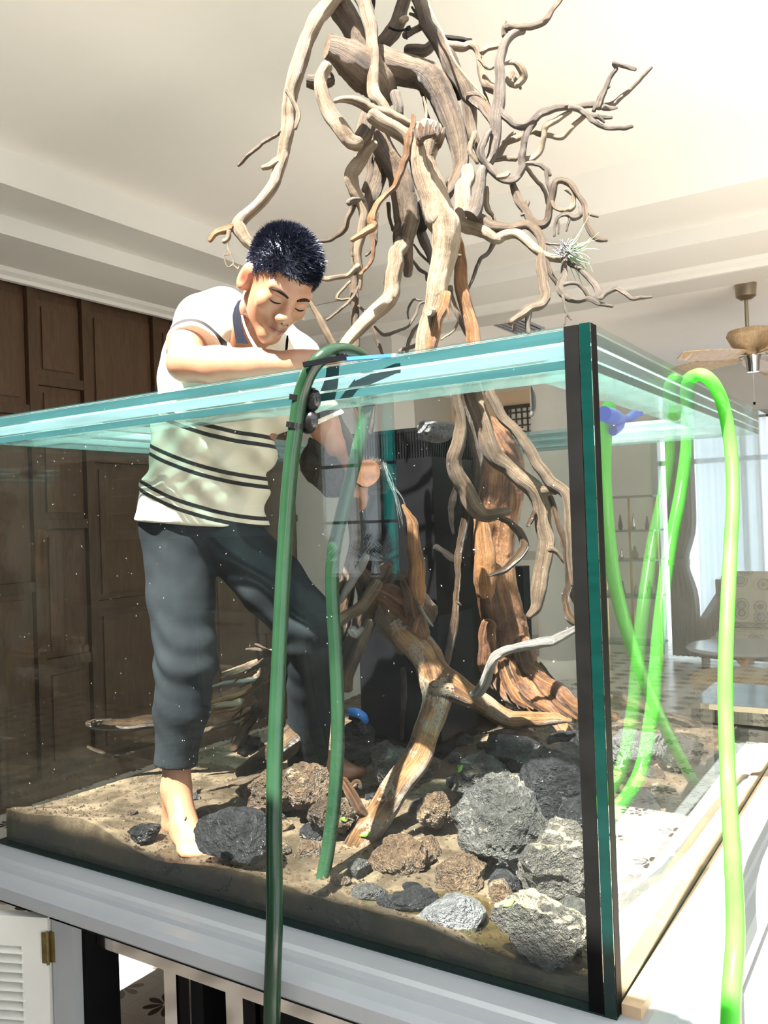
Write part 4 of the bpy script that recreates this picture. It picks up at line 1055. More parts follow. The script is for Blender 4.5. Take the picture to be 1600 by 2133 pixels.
for (p, w) in (([(1300, 330, 26), (1200, 375, 32), (1080, 405, 32), (960, 420, 26), (830, 445, 14)], 'pale'),
               ([(1290, 120, 22), (1180, 160, 22), (1080, 195, 20), (1025, 212, 12)], 'tan'),
               ([(1280, 220, 18), (1150, 250, 18), (1040, 262, 16), (925, 290, 7)], 'white'),
               ([(1290, 260, 18), (1180, 320, 20), (1060, 360, 20), (950, 390, 14), (850, 400, 20), (815, 418, 12)], 'orange'),
               ([(1250, 440, 34), (1180, 540, 40), (1130, 630, 38), (1080, 700, 30)], 'wet'),
               ([(1200, 460, 22), (1100, 520, 22), (980, 550, 20), (870, 590, 18), (780, 625, 12)], 'tan'),
               ([(1330, 90, 12), (1240, 40, 12), (1160, 40, 7)], 'tan'), ([(1320, 60, 12), (1260, 20, 10), (1220, 5, 6)], 'tan'),
               ([(1340, 300, 20), (1410, 280, 22), (1420, 380, 22), (1410, 480, 18), (1405, 560, 12)], 'orange'),
               ([(1260, 420, 12), (1150, 620, 10), (1060, 690, 6)], 'wet'), ([(1130, 430, 7), (1110, 540, 6), (1060, 660, 5)], 'tan')):
    roots.append((8, p, 2.72, w, 'root'))
for k in range(16):
    y0 = rr.uniform(90, 420); x0 = rr.uniform(1180, 1330)
    roots.append((8, [(x0, y0, rr.uniform(7, 14)), (x0 - 90 + rr.uniform(-20, 20), y0 + rr.uniform(20, 80), rr.uniform(6, 12)), (x0 - 190 + rr.uniform(-60, 40), y0 + rr.uniform(60, 150), 4)], 2.70 + rr.uniform(-.03, .08), rr.choice(['tan', 'wet', 'pale', 'orange']), 'root'))
wood_thing('driftwood_stump', 'upturned stump with tangled splayed roots behind the dark hose', roots, at(560, 1560, 2.74))
wood_thing('driftwood_branch', 'pale split root lying along the sand inside the side pane', [
    (8, [(3560, 380, 34), (3680, 400, 40), (3800, 430, 40), (3950, 490, 38), (4080, 520, 32), (4180, 545, 22)], (2.5, 2.75), 'wet', 'branch'),
    (8, [(3600, 350, 20), (3720, 380, 22), (3850, 450, 18)], 2.48, 'tan', 'branch')], at(1350, 1490, 2.6))
wood_thing('driftwood_splinter', 'thin root lying flat across the ochre rock', [
    (6, [(600, 1370, 10), (700, 1345, 14), (800, 1320, 18), (890, 1290, 8)], 2.28, 'tan', 'stick')], at(480, 1635, 2.28))
wood_thing('root_fragment', 'forked rusty root fragment beside the green hose', [
    (7, [(260, 860, 20), (300, 920, 30), (340, 990, 30), (390, 1040, 14)], 2.2, 'red', 'stick'), (7, [(290, 900, 14), (330, 870, 16), (345, 895, 10)], 2.2, 'red', 'stick')], at(745, 1660, 2.2))
# dark bark slab held under the far hand and a sawn log end
bk = empty('bark_slab', tuple(at(700, 1000, 2.36)), 'dark wet curved bark slab held under the hand', 'bark')
poly = [(432, 1300), (452, 1230), (500, 1260), (600, 1340), (700, 1430), (800, 1520), (850, 1570), (850, 1700), (830, 1890), (640, 1895), (540, 1790), (440, 1720), (340, 1600), (330, 1480), (360, 1400)]
ZOOM[9] = (560, 680, .1875)
def slab(poly, zm, d0, th, mat, parent, name):
    ox, oy, s = ZOOM[zm]; m = MB(); n_ = len(poly)
    c0 = np.mean(poly, axis=0)
    front = [at(ox + s * x, oy + s * y, d0 + .02 * math.sin(x * .02)) for x, y in poly]
    back = [at(ox + s * (c0[0] + (x - c0[0]) * .93), oy + s * (c0[1] + (y - c0[1]) * .93), d0 + th) for x, y in poly]
    mid = at(ox + s * c0[0], oy + s * c0[1], d0 - .022)
    v = front + back + [mid]
    f = [(2 * n_, (i + 1) % n_, i) for i in range(n_)] + [(i, (i + 1) % n_, n_ + (i + 1) % n_, n_ + i) for i in range(n_)] + [tuple(range(n_, 2 * n_))]
    m.add(v, f)
    o = m.build(name, mat, parent)
    md = o.modifiers.new('s', 'SUBSURF'); md.subdivision_type = 'SIMPLE'; md.levels = md.render_levels = 3
    tx = bpy.data.textures.new('n', 'CLOUDS'); tx.noise_scale = .05
    dm = o.modifiers.new('d', 'DISPLACE'); dm.texture = tx; dm.strength = .018; dm.texture_coords = 'GLOBAL'
    return o
slab(poly, 9, 2.36, .06, WOODS['dark'], bk, 'bark')
lg = empty('sawn_log', tuple(at(765, 1000, 2.40)), 'short dark log with a sawn orange end facing out', 'log')
limb(9, [(1085, 1625, 140, 2.335), (1120, 1640, 150, 2.40), (1170, 1660, 165, 2.46), (1250, 1680, 160, 2.52)], 2.4, 'dark', lg, 'log', rough=.06, seg=26, ends='end')
p0 = at(560 + .1875 * 1085, 680 + .1875 * 1625, 2.318); p1 = at(560 + .1875 * 1085, 680 + .1875 * 1625, 2.345)
sw = plain('sawn_wood', (.50, .20, .085), .5, var=.35, scale=40)
MB().tube([p0, p1], [.0375, .0365], 28, rough=.05, seed=3, sub=1).build('sawn_face', sw, lg)
blk = slab([(880, 1700), (960, 1600), (1240, 1560), (1310, 1640), (1320, 1860), (860, 1860)], 9, 2.47, .05, WOODS['dark'], lg, 'bark')
for k in range(14):
    a = -2.2 + k * .13
    q = at(560 + .1875 * (1085 + 150 * math.cos(a)), 680 + .1875 * (1625 + 130 * math.sin(a)), 2.345)
    q2 = at(560 + .1875 * (1085 + (195 + rr.uniform(-20, 40)) * math.cos(a) + rr.uniform(-20, 20)), 680 + .1875 * (1625 + (175 + rr.uniform(0, 50)) * math.sin(a)), 2.34)
    MB().tube([q, q2], [.0016, .0006], 5, sub=2).build('fibre', WOODS['tan'], lg)
# thin water jet falling on the arch
jet = empty('water_jet', tuple(at(835, 1060, 2.42)), 'splashing trickle of water falling onto the upright root', 'water')
wm = glass_mat('clear_water', (.97, .99, 1.0), dirt=.10, dscale=60)
for k in range(7):
    x0, x1 = 800 + rr.uniform(-4, 4), 838 + rr.uniform(-9, 12)
    MB().tube([at(x0, 962 + rr.uniform(-5, 5), 2.40), at(812 + rr.uniform(-6, 6), 1000, 2.40), at((x0 + x1) / 2 + 10 + rr.uniform(-5, 5), 1040, 2.41), at(x1, 1090 + rr.uniform(-20, 12), 2.42)], [.0006, .0010, .0009, .0006], 5, sub=4, rough=.3, seed=k).build('strand', wm, jet)

# ------------------------------------------------------------------ the person in the tank
class Field:
    """smooth union of rounded cones and ellipsoids on a grid, meshed as one continuous surface"""
    def __init__(self, h, k):
        self.h, self.k, self.p = h, k, []
    def cone(self, a, b, ra, rb, clip=None):
        a, b = np.array(a, float), np.array(b, float)
        self.p.append(('c', np.minimum(a - ra, b - rb), np.maximum(a + ra, b + rb), (a, b, ra, rb), clip)); return self
    def chain(self, pts, rad, clip=None):
        for i in range(len(pts) - 1): self.cone(pts[i], pts[i + 1], rad[i], rad[i + 1], clip)
        return self
    def ell(self, c, r, R=np.eye(3), clip=None):
        """R: rows are the local axes"""
        c, r = np.array(c, float), np.array(r, float); m = max(r)
        self.p.append(('e', c - m, c + m, (c, r, np.array(R, float)), clip)); return self
    def mesh(self, warp=None, smooth=1):
        mg = 4.5 / self.k + 2 * self.h
        lo = np.min([p[1] for p in self.p], axis=0) - mg; hi = np.max([p[2] for p in self.p], axis=0) + mg
        n = np.ceil((hi - lo) / self.h).astype(int) + 1
        E = np.full(n, 1e-9, np.float32)
        for kind, l, u, q, clip in self.p:
            i0 = np.maximum(((l - mg - lo) / self.h).astype(int), 0); i1 = np.minimum(((u + mg - lo) / self.h).astype(int) + 2, n)
            ax = [lo[a] + self.h * np.arange(i0[a], i1[a]) for a in range(3)]
            X, Y, Z = np.meshgrid(*ax, indexing='ij')
            if kind == 'c':
                a, b, ra, rb = q; ab = b - a; L = max(ab @ ab, 1e-12)
                t = np.clip(((X - a[0]) * ab[0] + (Y - a[1]) * ab[1] + (Z - a[2]) * ab[2]) / L, 0, 1)
                d = np.sqrt((X - a[0] - t * ab[0]) ** 2 + (Y - a[1] - t * ab[1]) ** 2 + (Z - a[2] - t * ab[2]) ** 2) - (ra + (rb - ra) * t)
            else:
                c, r, R = q
                P = [(X - c[0]) * R[i][0] + (Y - c[1]) * R[i][1] + (Z - c[2]) * R[i][2] for i in range(3)]
                k0 = np.sqrt(sum((P[i] / r[i]) ** 2 for i in range(3))); k1 = np.sqrt(sum((P[i] / r[i] ** 2) ** 2 for i in range(3)))
                d = k0 * (k0 - 1) / np.maximum(k1, 1e-6)
            if warp is not None: d = d + warp(X, Y, Z)
            if clip:
                for (o, nn) in clip:
                    d = np.maximum(d, (X - o[0]) * nn[0] + (Y - o[1]) * nn[1] + (Z - o[2]) * nn[2])
            E[i0[0]:i1[0], i0[1]:i1[1], i0[2]:i1[2]] += np.exp(np.clip(-self.k * d, -60, 60)).astype(np.float32)
        F = -np.log(E) / self.k
        return nets(F, lo, self.h, smooth)

def nets(F, lo, h, smooth=1):
    s = F < 0
    c = sum(s[a:a + s.shape[0] - 1, b:b + s.shape[1] - 1, d:d + s.shape[2] - 1].astype(np.int8) for a in (0, 1) for b in (0, 1) for d in (0, 1))
    act = (c > 0) & (c < 8)
    idx = np.full(act.shape, -1, np.int64); I, J, K = np.nonzero(act); idx[act] = np.arange(len(I))
    pos = np.zeros((len(I), 3)); cnt = np.zeros(len(I))
    cor = [(a, b, d) for a in (0, 1) for b in (0, 1) for d in (0, 1)]
    for ca in cor:
        for cb in cor:
            if sum(abs(ca[i] - cb[i]) for i in range(3)) != 1 or ca > cb: continue
            fa = F[I + ca[0], J + ca[1], K + ca[2]]; fb = F[I + cb[0], J + cb[1], K + cb[2]]
            m = (fa < 0) != (fb < 0); t = np.where(m, fa / np.where(m, fa - fb, 1), 0)
            for i in range(3): pos[:, i] += np.where(m, ca[i] + t * (cb[i] - ca[i]), 0)
            cnt += m
    V = (pos / cnt[:, None] + np.stack([I, J, K], 1)) * h + lo
    faces = []
    for ax in range(3):
        sl0 = [slice(None)] * 3; sl1 = [slice(None)] * 3; sl0[ax] = slice(0, -1); sl1[ax] = slice(1, None)
        a, b = s[tuple(sl0)], s[tuple(sl1)]
        e = np.stack(np.nonzero(a != b), 1); sign = a[tuple(e.T)]
        o1, o2 = [(1, 2), (2, 0), (0, 1)][ax]
        ok = (e[:, o1] > 0) & (e[:, o2] > 0) & (e[:, o1] < F.shape[o1] - 1) & (e[:, o2] < F.shape[o2] - 1)
        e, sign = e[ok], sign[ok]
        def ci(d1, d2):
            q = e.copy(); q[:, o1] -= d1; q[:, o2] -= d2
            return idx[q[:, 0], q[:, 1], q[:, 2]]
        f = np.stack([ci(1, 1), ci(0, 1), ci(0, 0), ci(1, 0)], 1)
        f[~sign] = f[~sign][:, ::-1]
        faces.append(f)
    Q = np.vstack(faces)
    for _ in range(smooth):
        acc = np.zeros_like(V); w = np.zeros(len(V))
        for k in range(4):
            np.add.at(acc, Q[:, k], V[Q[:, (k + 1) % 4]]); np.add.at(w, Q[:, k], 1)
        V = V * .5 + .5 * acc / np.maximum(w, 1)[:, None]
    return V, Q

def mesh_np(name, V, Q, mat, parent, attrs=None):
    me = bpy.data.meshes.new(name)
    me.vertices.add(len(V)); me.vertices.foreach_set('co', V.astype(np.float32).ravel())
    me.loops.add(Q.size); me.loops.foreach_set('vertex_index', Q.astype(np.int32).ravel())
    me.polygons.add(len(Q)); me.polygons.foreach_set('loop_start', np.arange(0, Q.size, Q.shape[1], dtype=np.int32))
    me.update(calc_edges=True); me.validate()
    me.shade_smooth()
    for k, v in (attrs or {}).items():
        at_ = me.attributes.new(k, 'FLOAT', 'POINT'); at_.data.foreach_set('value', v.astype(np.float32))
    return link(name, me, mat, parent)

man = empty('person', tuple(at(385, 1720, 2.27)), 'barefoot man in striped polo shirt leaning over the rim, standing inside the aquarium', 'person')
# joints, placed in the scene
pelv, hemc = at(424, 1095, 2.37), at(421, 1085, 2.37)
spine = [at(421, 1095, 2.38), at(432, 1010, 2.37), at(446, 930, 2.35), at(462, 860, 2.33), at(484, 780, 2.30), at(505, 715, 2.27)]
SR, SL = at(418, 668, 2.24), at(618, 742, 2.32)
lat = SL - SR; lat /= np.linalg.norm(lat)
ER, WR = at(386, 757, 2.115), at(612, 757, 2.045)
EL, WL = at(676, 888, 2.36), at(716, 966, 2.43)
HR, KR, AR = at(372, 1110, 2.37), at(388, 1375, 2.29), at(367, 1640, 2.275)
HL, KL, AL = at(476, 1120, 2.38), at(650, 1310, 2.33), at(640, 1565, 2.52)
vright, vup, vtow = _r, _u, -_f
def camv(x, y, z): return vright * x + vup * y + vtow * z
hf = camv(.364, -.643, .67); hf /= np.linalg.norm(hf)
hu = camv(.468, .75, .47); hu = hu - hf * (hu @ hf); hu /= np.linalg.norm(hu)
hl = np.cross(hu, hf)            # the person's left
HD = at(580, 592, 2.03); HS = .985
def hp(x, y, z): return HD + (hl * x + hf * y + hu * z) * HS
RH = np.array([hl, hf, hu])

B = Field(.0034, 170.0)
# trunk kept a little inside the clothes
for i, (w, r) in enumerate(((.075, .085), (.070, .080), (.070, .082), (.075, .088), (.085, .088), (.085, .070))):
    B.cone(spine[i] - lat * w, spine[i] + lat * w, r, r)
    if i: B.cone(spine[i - 1], spine[i], .085, .085)
B.cone(SR, at(515, 690, 2.24), .048, .055).cone(SL, at(535, 700, 2.25), .048, .055)
B.chain([at(522, 690, 2.22), at(545, 655, 2.15), hp(0, -.025, -.06)], [.060, .055, .056])
# right arm along the rim
B.chain([SR, at(392, 715, 2.17), ER], [.050, .049, .043])
B.chain([ER, at(455, 762, 2.085), at(530, 760, 2.06), WR], [.042, .046, .038, .027])
# right hand reaching past the hose
def hand(F, w, fwd, up, side, curl, s=1.0):
    """palm from the wrist along fwd; up = back of the hand; side = towards the thumb"""
    palm = w + fwd * .085 * s
    F.cone(w, palm - side * .018 * s, .026 * s, .020 * s).cone(w, palm + side * .022 * s, .026 * s, .019 * s).cone(w + fwd * .03, palm, .026 * s, .021 * s)
    for k, (o, ln) in enumerate(((.030, .070), (.010, .080), (-.011, .074), (-.031, .058))):
        b0 = w + fwd * (.086 - abs(k - 1) * .004) * s + side * o * s
        a1, a2, a3 = curl * .5, curl * 1.1, curl * 1.6
        sp = side * o * .18
        def dr(a): return fwd * math.cos(a) - up * math.sin(a)
        p1 = b0 + (dr(a1) * ln * .45 + sp * .5) * s; p2 = p1 + (dr(a2) * ln * .32 + sp * .3) * s; p3 = p2 + dr(a3) * ln * .25 * s
        F.chain([b0, p1, p2, p3], [.0098 * s, .0090 * s, .0080 * s, .0068 * s])
    t0 = w + (fwd * .030 + side * .028) * s; t1 = t0 + (fwd * .030 + side * .026 - up * .010) * s; t2 = t1 + (fwd * .030 + side * .004 - up * .012) * s
    F.chain([t0, t1, t2], [.0145 * s, .0112 * s, .0085 * s])
fR = camv(.93, .13, -.25); fR /= np.linalg.norm(fR); uR = camv(-.1, .9, .35); uR -= fR * (uR @ fR); uR /= np.linalg.norm(uR)
hand(B, WR, fR, uR, np.cross(fR, uR) * -1, .55)
# left arm down to the bark
B.chain([SL, at(655, 815, 2.34), EL], [.048, .046, .041])
B.chain([EL, at(692, 925, 2.39), WL], [.041, .034, .026])
fL = camv(.5, -.62, -.45); fL /= np.linalg.norm(fL); uL = camv(.5, .5, .3); uL -= fL * (uL @ fL); uL /= np.linalg.norm(uL)
hand(B, WL, fL, uL, np.cross(fL, uL), .7)
# legs and feet
B.chain([HR, KR], [.078, .052]).chain([KR, at(372, 1480, 2.285), AR], [.050, .050, .034])
B.chain([HL, KL], [.078, .054]).chain([KL, at(650, 1420, 2.42), AL], [.050, .050, .036])
def foot(F, ank, fwd, s=1.0, tz=None):
    up = np.array([0, 0, 1.0]); fwd = fwd - up * (fwd @ up); fwd /= np.linalg.norm(fwd); sd = np.cross(up, fwd)
    sole = ank[2] - .085 if tz is None else tz
    def q(f, s_, z): return np.array([ank[0], ank[1], 0]) + fwd * f + sd * s_ + up * (sole + z)
    F.chain([ank, q(-.035, 0, .030)], [.036, .030])
    F.chain([ank, q(.06, 0, .045), q(.115, .004, .026)], [.036, .034, .024])
    F.cone(q(-.03, 0, .026), q(.11, .012, .020), .026, .020).cone(q(.05, -.012, .024), q(.125, -.020, .018), .022, .018)
    for k, (o, l, r) in enumerate(((.030, .190, .0125), (.010, .186, .0095), (-.006, .178, .0090), (-.020, .168, .0085), (-.033, .155, .0080))):
        F.chain([q(.115, o * .8, .018), q(l - .018, o * 1.05, .017), q(l, o * 1.08, .012)], [r * 1.15, r * 1.05, r])
footdir = camv(.50, 0, .80)
foot(B, AR, footdir, tz=sand_h(AR[0], AR[1]) - .012)
foot(B, AL, camv(.85, 0, -.4), tz=AL[2] - .09)
# head
B.ell(hp(0, -.012, .030), np.array((.076, .098, .090)) * HS, RH)
B.ell(hp(0, .028, -.028), np.array((.064, .062, .085)) * HS, RH)
for sx in (-1, 1):
    B.cone(hp(sx * .047, .000, -.058), hp(sx * .013, .066, -.102), .016, .016)
    B.ell(hp(sx * .041, .062, -.026), np.array((.022, .020, .022)) * HS, RH)
    B.cone(hp(sx * .046, .074, .021), hp(sx * .012, .086, .016), .0095, .010)
    B.ell(hp(sx * .033, .0735, -.003), np.array((.0165, .0135, .0115)) * HS, RH)
    B.ell(hp(sx * .0125, .102, -.040), np.array((.0085, .010, .0075)) * HS, RH)
    B.cone(hp(sx * .021, .083, -.0665), hp(0, .0935, -.0650), .0052, .0066)
    B.cone(hp(sx * .017, .082, -.0760), hp(0, .0915, -.0775), .0052, .0070)
    # ear: shell and rim
    e0 = hp(sx * .0765, -.008, -.012)
    B.ell(e0, np.array((.0055, .013, .022)) * HS, RH)
    arc = [hp(sx * (.0765 + .006 * math.sin(a * .5)), -.005 - .0155 * math.sin(a), -.011 + .0245 * math.cos(a)) for a in np.linspace(-.5, 3.3, 9)]
    B.chain(arc, [.0038] * 9)
B.cone(hp(0, .088, .006), hp(0, .109, -.034), .0078, .0115)
B.cone(hp(0, .066, -.108), hp(0, .074, -.102), .018, .017)
V, Q = B.mesh(smooth=1)
# tints that belong to the skin: lips, ears, soles; ear hollows get painted shade
L_ = (V - HD) @ RH.T / HS
lip = np.exp(-((np.abs(L_[:, 0]) / .021) ** 4) - (((L_[:, 2] + .071) / .0105) ** 4)) * (L_[:, 1] > .07)
ear = np.clip(1.2 - np.abs(np.abs(L_[:, 0]) - .085) / .016, 0, 1) * (np.abs(L_[:, 2] + .012) < .045) * (np.abs(L_[:, 1] + .01) < .035)
def skin_mat():
    t = NT('skin'); c = t.coord()
    nz = t.noise(c, 18, 4)
    col = t.ramp(nz, [(.3, (.27, .127, .072)), (.7, (.34, .165, .098))])
    a = t.n('Attribute'); a.attribute_name = 'lip'
    col = t.mix(t.math('MULTIPLY', a.outputs['Fac'], .75), col, (.16, .045, .038))
    a = t.n('Attribute'); a.attribute_name = 'ear'
    col = t.mix(t.math('MULTIPLY', a.outputs['Fac'], .55), col, (.46, .13, .075))
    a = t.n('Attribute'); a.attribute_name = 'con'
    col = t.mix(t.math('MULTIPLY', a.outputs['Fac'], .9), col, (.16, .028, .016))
    p = t.principled(col, .42, 0, t.bump(t.noise(c, 260, 2), .08, .002))
    p.inputs['Subsurface Weight'].default_value = .12
    p.inputs['Subsurface Radius'].default_value = (.012, .005, .003)
    return t.m
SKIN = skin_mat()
con = np.exp(-(((L_[:, 1] + .004) / .008) ** 2) - ((L_[:, 2] + .014) / .013) ** 2) * (np.abs(L_[:, 0]) > .074)  # inner shadow of the ear hollow, painted into the skin as dark red
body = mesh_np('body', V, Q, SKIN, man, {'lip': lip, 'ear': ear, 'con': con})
bvh = BVHTree.FromPolygons([tuple(v) for v in V], [tuple(q) for q in Q])

# brows, lash lines and eyes lie on the skin
HAIRM = plain('black_hair', (.008, .009, .017), .30, var=.2, Specular_IOR_Level=1.0, Specular_Tint=(.65, .72, 1.0), Coat_Weight=.5, Coat_Roughness=.2)
BROW = plain('brow_hair', (.018, .011, .008), .8, Specular_IOR_Level=.1)
def on_face(x, z, off):
    o = hp(x, .22, z); hit = bvh.ray_cast(Vector(o), Vector(-hf))
    return np.array(hit[0]) + hf * off if hit[0] is not None else hp(x, .09, z)
for sx in (-1, 1):
    pts = [on_face(sx * u, w, .0010) for u, w in ((.012, .0120), (.022, .0160), (.034, .0182), (.045, .0165), (.054, .0115))]
    MB().tube(pts, [.0024, .0036, .0037, .0028, .0012], 8, sub=5, rough=.15).build('eyebrow', BROW, body, smooth=True)
    pts = [on_face(sx * u, w, .0002) for u, w in ((.019, -.0085), (.026, -.0115), (.033, -.0128), (.040, -.0118), (.047, -.0080))]
    MB().tube(pts, [.0008, .0018, .0021, .0019, .0007], 8, sub=5).build('eyelashes', BROW, body, smooth=True)
    pts = [on_face(sx * u, w, -.0002) for u, w in ((.020, .0030), (.033, .0060), (.046, .0030))]
    MB().tube(pts, [.0005, .0010, .0005], 6, sub=5).build('eyelid_crease', plain('lid_crease', (.22, .09, .055), .5), body, smooth=True)
    q = on_face(sx * .0075, -.0445, .0004)
    MB().tube([q - hf * .003, q + hf * .0008 - hu * .001], [.0028, .0022], 8, sub=2).build('nostril', plain('nostril', (.06, .02, .015), .6), body, smooth=True)
pts = [on_face(u, -.0714 + .0012 * math.cos(u * 90), .0001) for u in np.linspace(-.0215, .0215, 9)]
MB().tube(pts, [.0004] + [.0009] * 7 + [.0004], 6, sub=3).build('mouth_line', plain('mouth_line', (.10, .03, .025), .6), body, smooth=True)

# hair: cap and short strands as one mesh
hc = (0, -.013, .034); hr = np.array((.0815, .1035, .0945))
def hair_low(x, y):
    """height of the hair line at head position (x, y)"""
    y_ = np.asarray(y, float)
    front = .046 + .012 * np.cos(np.asarray(x) * 30)
    return np.interp(y_, [-.11, -.06, -.03, .005, .022, .045, .07, .10], [-.050, -.052, -.030, .004, .010, .034, .044, .046]) + .006 * (np.abs(x) < .045)
hb = MB(); nu, nv = 64, 40; vv = []
for j in range(nv + 1):
    th = math.pi * j / nv
    for i in range(nu):
        ph = 2 * math.pi * i / nu
        dx, dy, dz = math.sin(th) * math.cos(ph), math.sin(th) * math.sin(ph), math.cos(th)
        vv.append((hc[0] + hr[0] * dx, hc[1] + hr[1] * dy, hc[2] + hr[2] * dz))
fcs = []
for j in range(nv):
    for i in range(nu):
        a = [j * nu + i, (j + 1) * nu + i, (j + 1) * nu + (i + 1) % nu, j * nu + (i + 1) % nu]
        if all(vv[q][2] > hair_low(vv[q][0], vv[q][1]) for q in a): fcs.append(tuple(a))
hb.add([hp(*q) for q in vv], fcs)
hr_ = np.random.RandomState(4); ns = 0
while ns < 11000:
    d_ = hr_.normal(0, 1, 3); d_ /= np.linalg.norm(d_)
    p = np.array(hc) + hr * d_ * .99
    if p[2] < hair_low(p[0], p[1]) + hr_.uniform(-.004, .006): continue
    top = np.clip((p[2] - .035) / .06, 0, 1)
    frt = np.clip((p[1] - .02) / .07, 0, 1)
    ln = (.006 + .017 * top + .009 * frt * top) * hr_.uniform(.6, 1.15)
    nrm = d_ / hr; nrm /= np.linalg.norm(nrm)
    dir_ = nrm + np.array([hr_.normal(0, .22), .30 + .30 * frt, -.25 * (1 - top)]) + hr_.normal(0, .12, 3); dir_ /= np.linalg.norm(dir_)
    sd = np.cross(dir_, hr_.normal(0, 1, 3)); sd /= np.linalg.norm(sd); s2 = np.cross(dir_, sd)
    w = .00085
    mid = p + dir_ * ln * .55; tip = p + dir_ * ln + np.array([0, .25, -.12]) * ln * .35
    r3 = [p + (sd * math.cos(a) + s2 * math.sin(a)) * w for a in (0, 2.09, 4.19)]; m3 = [mid + (sd * math.cos(a) + s2 * math.sin(a)) * w * .8 for a in (0, 2.09, 4.19)]
    hb.add([hp(*q) for q in r3 + m3 + [tip]], [(0, 1, 4, 3), (1, 2, 5, 4), (2, 0, 3, 5), (3, 4, 6), (4, 5, 6), (5, 3, 6)])
    ns += 1
hb.build('hair', HAIRM, man)['label'] = 'short spiky black hair'

# polo shirt
hem_n = -(spine[1] - spine[0]); hem_n /= np.linalg.norm(hem_n)
hem_o = at(421, 1086, 2.37)
hn = camv(-.05, -1, 0); hn /= np.linalg.norm(hn)
ch = [(hem_o, hn)]
def folds(X, Y, Z):
    u = (X - spine[2][0]) * vright[0] + (Y - spine[2][1]) * vright[1]; z = Z - spine[2][2]
    a = np.clip(1.35 - np.abs(z) / .26, 0, 1)
    s = .0095 * np.sin((u * .62 + z) * 62 + 1.5 * np.sin(u * 17)) * np.clip((u + .16) / .2, .25, 1)
    s = s + .0065 * np.sin((u * 1.5 + z * .55) * 46 + 2.0) + .0025 * np.sin((u * -.7 + z) * 110 + np.sin(Z * 31))
    return s * a
Sh = Field(.0042, 150.0)
for i, (w, r) in enumerate(((.077, .101), (.068, .096), (.064, .096), (.070, .100), (.084, .101), (.090, .080))):
    Sh.cone(spine[i] - lat * w, spine[i] + lat * w, r, r, ch)
    if i:
        for s_ in (-1, -.5, 0, .5, 1):
            w0 = (.077, .068, .064, .070, .084, .090)[i - 1]
            Sh.cone(spine[i - 1] + lat * w0 * s_, spine[i] + lat * w * s_, (.101, .096, .096, .100, .101, .080)[i - 1], r, ch)
bel = hem_o + camv(0, -.012, 0)
Sh.cone(spine[0] - lat * .078 + camv(0, -.03, 0), spine[0] + lat * .078 + camv(0, -.03, 0), .110, .112, ch)
nk = at(520, 690, 2.235)
Sh.chain([SR + camv(.01, .004, 0), at(465, 655, 2.235), nk], [.062, .066, .062]).chain([SL, at(570, 712, 2.29), nk], [.060, .064, .060])
# sleeves, each cut square at the cuff
def sleeve(a, b, t, r0, r1):
    ax = (b - a) / np.linalg.norm(b - a); e = a + (b - a) * t
    Sh.chain([a, e, e + ax * .05], [r0, r1, r1], [(e, ax)])
    return e, ax
eR, aR = sleeve(SR, ER + camv(.004, 0, 0), .60, .064, .061)
eL, aL = sleeve(SL, EL, .90, .060, .054)
V, Q = Sh.mesh(folds, 1)
uu = (V - at(325, 950, 2.35)) @ vright; zz = (V - at(325, 950, 2.35)) @ vup
sc_ = zz + .50 * np.clip(uu, -.1, .4) - .70 * np.clip(uu, 0, .36) ** 2
def cuffd(e, ax, cen, rr):
    d = (V - e) @ ax; rad = np.linalg.norm(V - e - np.outer(d, ax), axis=1)
    return np.where((rad < rr) & (d > -.10), d, -1.0)
cu = np.maximum(cuffd(eR, aR, SR, .085), cuffd(eL, aL, SL, .080))
def shirt_mat():
    t = NT('striped_cotton'); c = t.coord()
    wv = t.noise(c, 900, 1)
    base = t.ramp(t.noise(c, 7, 3), [(.3, (.56, .50, .40)), (.7, (.63, .57, .47))])
    a = t.n('Attribute'); a.attribute_name = 's'
    f = t.math('FRACT', t.math('DIVIDE', t.math('ADD', a.outputs['Fac'], 4.4212), .110))
    def band(x, w): return t.math('LESS_THAN', t.math('ABSOLUTE', t.math('SUBTRACT', f, x)), w)
    st_ = t.math('MAXIMUM', band(.215, .050), band(.42, .050))
    st_ = t.math('MULTIPLY', st_, t.math('LESS_THAN', a.outputs['Fac'], .17))
    st_ = t.math('MULTIPLY', st_, t.math('GREATER_THAN', a.outputs['Fac'], -.145))
    b = t.n('Attribute'); b.attribute_name = 'cuff'
    cb_ = t.math('MULTIPLY', t.math('GREATER_THAN', b.outputs['Fac'], -.024), t.math('LESS_THAN', b.outputs['Fac'], -.008))
    st_ = t.math('MAXIMUM', st_, cb_)
    col = t.mix(st_, base, (.014, .012, .013))
    t.principled(col, .85, 0, t.bump(wv, .15, .001))
    return t.m
sleeve_m = cu > -.05
sc_ = np.where(cu > -.095, .5, sc_)
shirt = mesh_np('shirt', V, Q, shirt_mat(), man, {'s': sc_, 'cuff': cu})
shirt['label'] = 'cream polo shirt with paired dark stripes'
